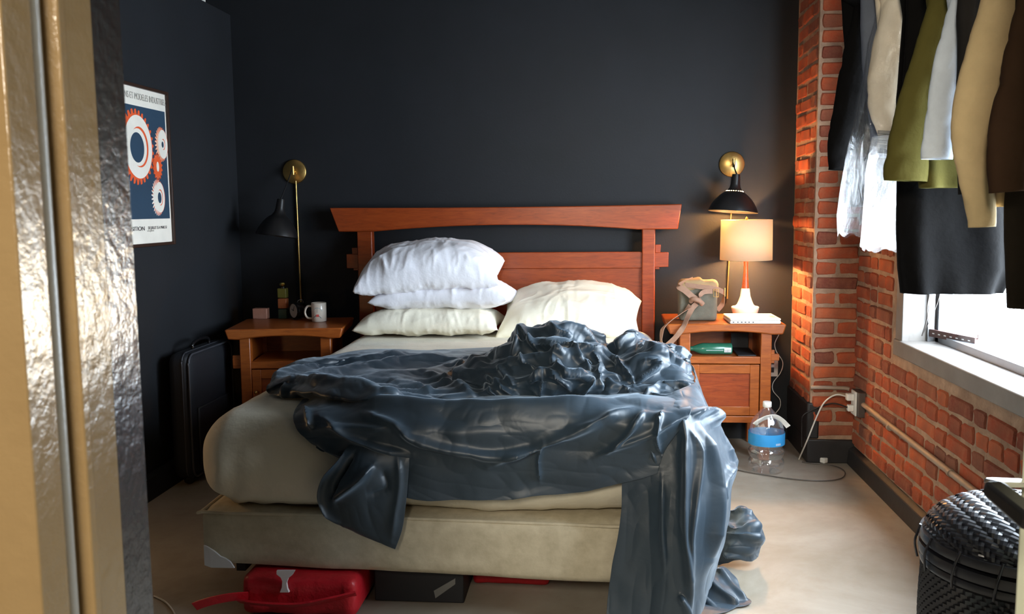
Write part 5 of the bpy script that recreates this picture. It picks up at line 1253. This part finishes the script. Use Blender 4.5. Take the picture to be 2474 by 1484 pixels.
def rbx(mb, c, sx, sy, sz, R):
    i0 = len(mb.v); mb.box(-sx,sx,-sy,sy,-sz,sz); mb.v[i0:] = [tuple(np.array(R @ Vector(v))+np.array(c)) for v in mb.v[i0:]]; return mb
obj('body', rbx(MB(), (pg[0], pg[1], .016), .015, .030, .013, R_), 'white_plastic', ad, bevel=.005)
obj('prong', rbx(MB(), (pg[0]-.024, pg[1]+.034, .016), .001, .012, .003, R_), 'brass', ad); obj('prong', rbx(MB(), (pg[0]-.014, pg[1]+.041, .016), .001, .012, .003, R_), 'brass', ad)
ow = at(1863, 884, YB-.003)
oo = thing('wall_socket', 'white socket plate low on the back wall behind the lit nightstand', 'outlet', tuple(ow))
obj('plate', MB().box(ow[0]-.036, ow[0]+.036, YB-.007, YB, ow[2]-.058, ow[2]+.058), 'white_plastic', oo, bevel=.002)
for dz in (-.022,.022): obj('receptacle', MB().box(ow[0]-.015, ow[0]+.015, YB-.009, YB-.006, ow[2]+dz-.014, ow[2]+dz+.014), 'port', oo, bevel=.003)
c0 = (XR-.022, YP-.20, bz+.004)
cn = thing('wall_conduit', 'painted metal conduit running along the brick wall from the junction box', 'conduit', c0)
obj('pipe', MB().tube([c0, (XR-.028, 1.70, bz-.020)], .012, 12, smooth=False), 'galv', cn, smooth=True)
for y in (3.86, 3.2, 2.5): obj('strap', MB().lathe([(.0135,-.009),(.0145,-.009),(.0145,.009),(.0135,.009)], (XR-.026, y, bz-.006), 14, Matrix.Rotation(math.radians(90),3,'X')), 'galv', cn)
obj('pipe', MB().tube([(XR-.045,YP-.040,bz+.045),(XR-.07,YP-.036,bz+.050),(XP+.02,YP-.036,bz+.052),(XP-.015,YP-.034,bz+.050)], .010, 10), 'galv', cn, smooth=True)
# ================================================================== WOVEN HAMPER
hcx, hcy, HR = .940, 2.02, .200
hp = thing('woven_hamper', 'glossy black woven rattan hamper with a domed lid under the window', 'hamper', (hcx, hcy, 0))
def hr_(z):      # body radius
    return .165 + .040*math.sin(min(1, z/.42)*math.pi*.62)
core = MB().lathe([(0,0),(.16,0)]+[(hr_(z)-.006, z) for z in np.linspace(.004,.47,14)]+[(0,.47)], (hcx,hcy,0), 48)
obj('liner', core, 'black_box', hp, smooth=True)
wv = MB(); rows_ = 46
for j in range(rows_):
    z = .012+.44*j/rows_; nn = 60
    for i in range(nn):
        a0 = 2*math.pi*(i+.5*(j%2))/nn; a1 = a0+2*math.pi/nn*.98; h_ = .0052; r_ = hr_(z)
        if math.sin((a0+a1)/2) > .75: continue
        def pt(a, zz_, rr): return (hcx+rr*math.cos(a), hcy+rr*math.sin(a), zz_)
        am = (a0+a1)/2; vs = [pt(a0,z-h_,r_-.003),pt(am,z-h_+.001,r_+.004),pt(a1,z-h_,r_-.003),pt(a0,z+h_-.001,r_-.003),pt(am,z+h_,r_+.004),pt(a1,z+h_-.001,r_-.003)]
        wv.add(vs, [(0,1,4,3),(1,2,5,4)])
obj('weave', wv, 'black_rattan', hp, kind='stuff')
def band(z, r0, hh, nm='rim_band'):
    return obj(nm, MB().lathe([(r0-.006,z-hh),(r0+.004,z-hh+.002),(r0+.006,z),(r0+.004,z+hh-.002),(r0-.006,z+hh)], (hcx,hcy,0), 64, cap=False), 'black_rattan', hp, smooth=True)
band(.462, .204, .010); band(.486, .207, .013); band(.515, .205, .012)
for k in range(30):
    a = math.radians(-200+k*8)
    if k % 3 == 0: obj('lashing', MB().tube([(hcx+.212*math.cos(a),hcy+.212*math.sin(a),.448),(hcx+.218*math.cos(a+.03),hcy+.218*math.sin(a+.03),.487),(hcx+.208*math.cos(a+.07),hcy+.208*math.sin(a+.07),.530)], .0028, 6), 'black_rattan', hp, smooth=True)
# handle loops on the lid joint
obj('clasp', MB().tube([(hcx-.07,hcy-.205,.452),(hcx-.06,hcy-.222,.470),(hcx-.03,hcy-.226,.468),(hcx-.02,hcy-.216,.448)], .002, 6), 'rust', hp)
# dome lid with herringbone strips
def dome(t):   # t 0 rim .. 1 top
    a = t*math.pi/2; return .200*math.cos(a)**.85, .520+.088*math.sin(a)
lid = MB().lathe([(dome(t)[0]-.004, dome(t)[1]-.004) for t in np.linspace(0,.985,16)]+[(0,.603)], (hcx,hcy,0), 56)
obj('lid', lid, 'black_box', hp, smooth=True)
def dpt(u, v, lift):
    """u,v plane coords (unit) on the dome by azimuthal mapping"""
    r_ = min(1.0, math.hypot(u, v)); a = math.atan2(v, u); R0, Z0 = dome(1-r_)
    el = (1-r_)*math.pi/2
    return (hcx+(R0+lift*math.cos(el))*math.cos(a), hcy+(R0+lift*math.cos(el))*math.sin(a), Z0+lift*math.sin(el))
hb_ = MB(); step = .078; L_ = .165; wd = .050
def strip(cx_, cy_, ang):
    if math.hypot(cx_, cy_) > 1.0: return
    ca, sa = math.cos(ang), math.sin(ang); vs = []
    for s in (-1, -.35, .35, 1):
        lift = {-1:-.0015,-.35:.003,.35:.003,1:-.0015}[s]
        for w_ in (-1, 0, 1):
            u = cx_+ca*s*L_/2-sa*w_*wd/2; v = cy_+sa*s*L_/2+ca*w_*wd/2; vs.append(dpt(u, v, lift+(.0010 if w_ == 0 else 0)))
    hb_.add(vs, [(3*i+j, 3*i+j+1, 3*i+j+4, 3*i+j+3) for i in range(3) for j in range(2)])
colw = .100
for ci in range(-10, 11):
    for ri_ in range(-13, 14):
        ang = math.radians(55 if ci % 2 == 0 else -55); strip(ci*colw, ri_*step + (.039 if ci % 2 else 0), ang)
hb_.v = [tuple(v) for v in hb_.v]
obj('lid_weave', hb_, 'black_rattan', hp, kind='stuff')
# ================================================================== DOOR AT THE RIGHT EDGE
e0 = at(2461, 1300, 1.12); ex, ey = e0[0], e0[1]
dd = Vector((1.13-ex, .72-ey, 0)); dl = dd.length; dd.normalize(); nrm = Vector((dd.y, -dd.x, 0)); 
if nrm.y > 0: nrm = -nrm
def dp(t, o, z): p_ = Vector((ex, ey, 0))+dd*t+nrm*o; return (p_.x, p_.y, z)
ob = [dp(0,0,0), dp(dl,0,0), dp(dl,-.036,0), dp(0,-.036,0)]
door = struct('door_1', MB().add([(x,y,.01) for x,y,z in ob]+[(x,y,2.03) for x,y,z in ob], [(0,3,2,1),(4,5,6,7),(0,1,5,4),(1,2,6,5),(2,3,7,6),(3,0,4,7)]), 'door_paint', 'pale painted door standing open at the right edge', bevel=.002)
tip = np.array(at(2394, 1176, 1.00)); root = np.array(at(2500, 1262, .93)); nk = np.array(at(2500, 1178, 1.08))
def lever(P0, P1, w0_, w1_, th0, th1):
    d = (P1-P0); d /= np.linalg.norm(d); side = np.cross(d, [0,0,1]); side /= np.linalg.norm(side); up2 = np.cross(side, d); vs = []
    for (c_, w_, t_) in ((P0, w0_, th0), (P0+(P1-P0)*.15, w0_*1.15, th0*1.1), (P1, w1_, th1)):
        for (a, b) in ((-1,-1),(1,-1),(1,1),(-1,1)): vs.append(tuple(c_+side*a*w_/2+up2*b*t_/2))
    return MB().add(vs, [(3,2,1,0)]+[(i*4+k, i*4+(k+1)%4, (i+1)*4+(k+1)%4, (i+1)*4+k) for i in range(2) for k in range(4)]+[(8,9,10,11)])
obj('door_handle', lever(tip, root, .020, .024, .016, .020), 'black_enamel', door, bevel=.004, smooth=False, label='chrome lever handle')
obj('handle_neck', lever(np.array(at(2398,1166,1.02)), np.array(at(2510,1168,1.10)), .020, .020, .006, .006), 'chrome', door, bevel=.002)
rz = at(2490,1172,1.1)
obj('rose', MB().lathe([(0,0),(.026,0),(.026,.008),(.022,.012),(0,.012)], dp(.045, .0, rz[2]), 28, Matrix.Rotation(math.radians(90),3,'X')), 'chrome', door, smooth=True)
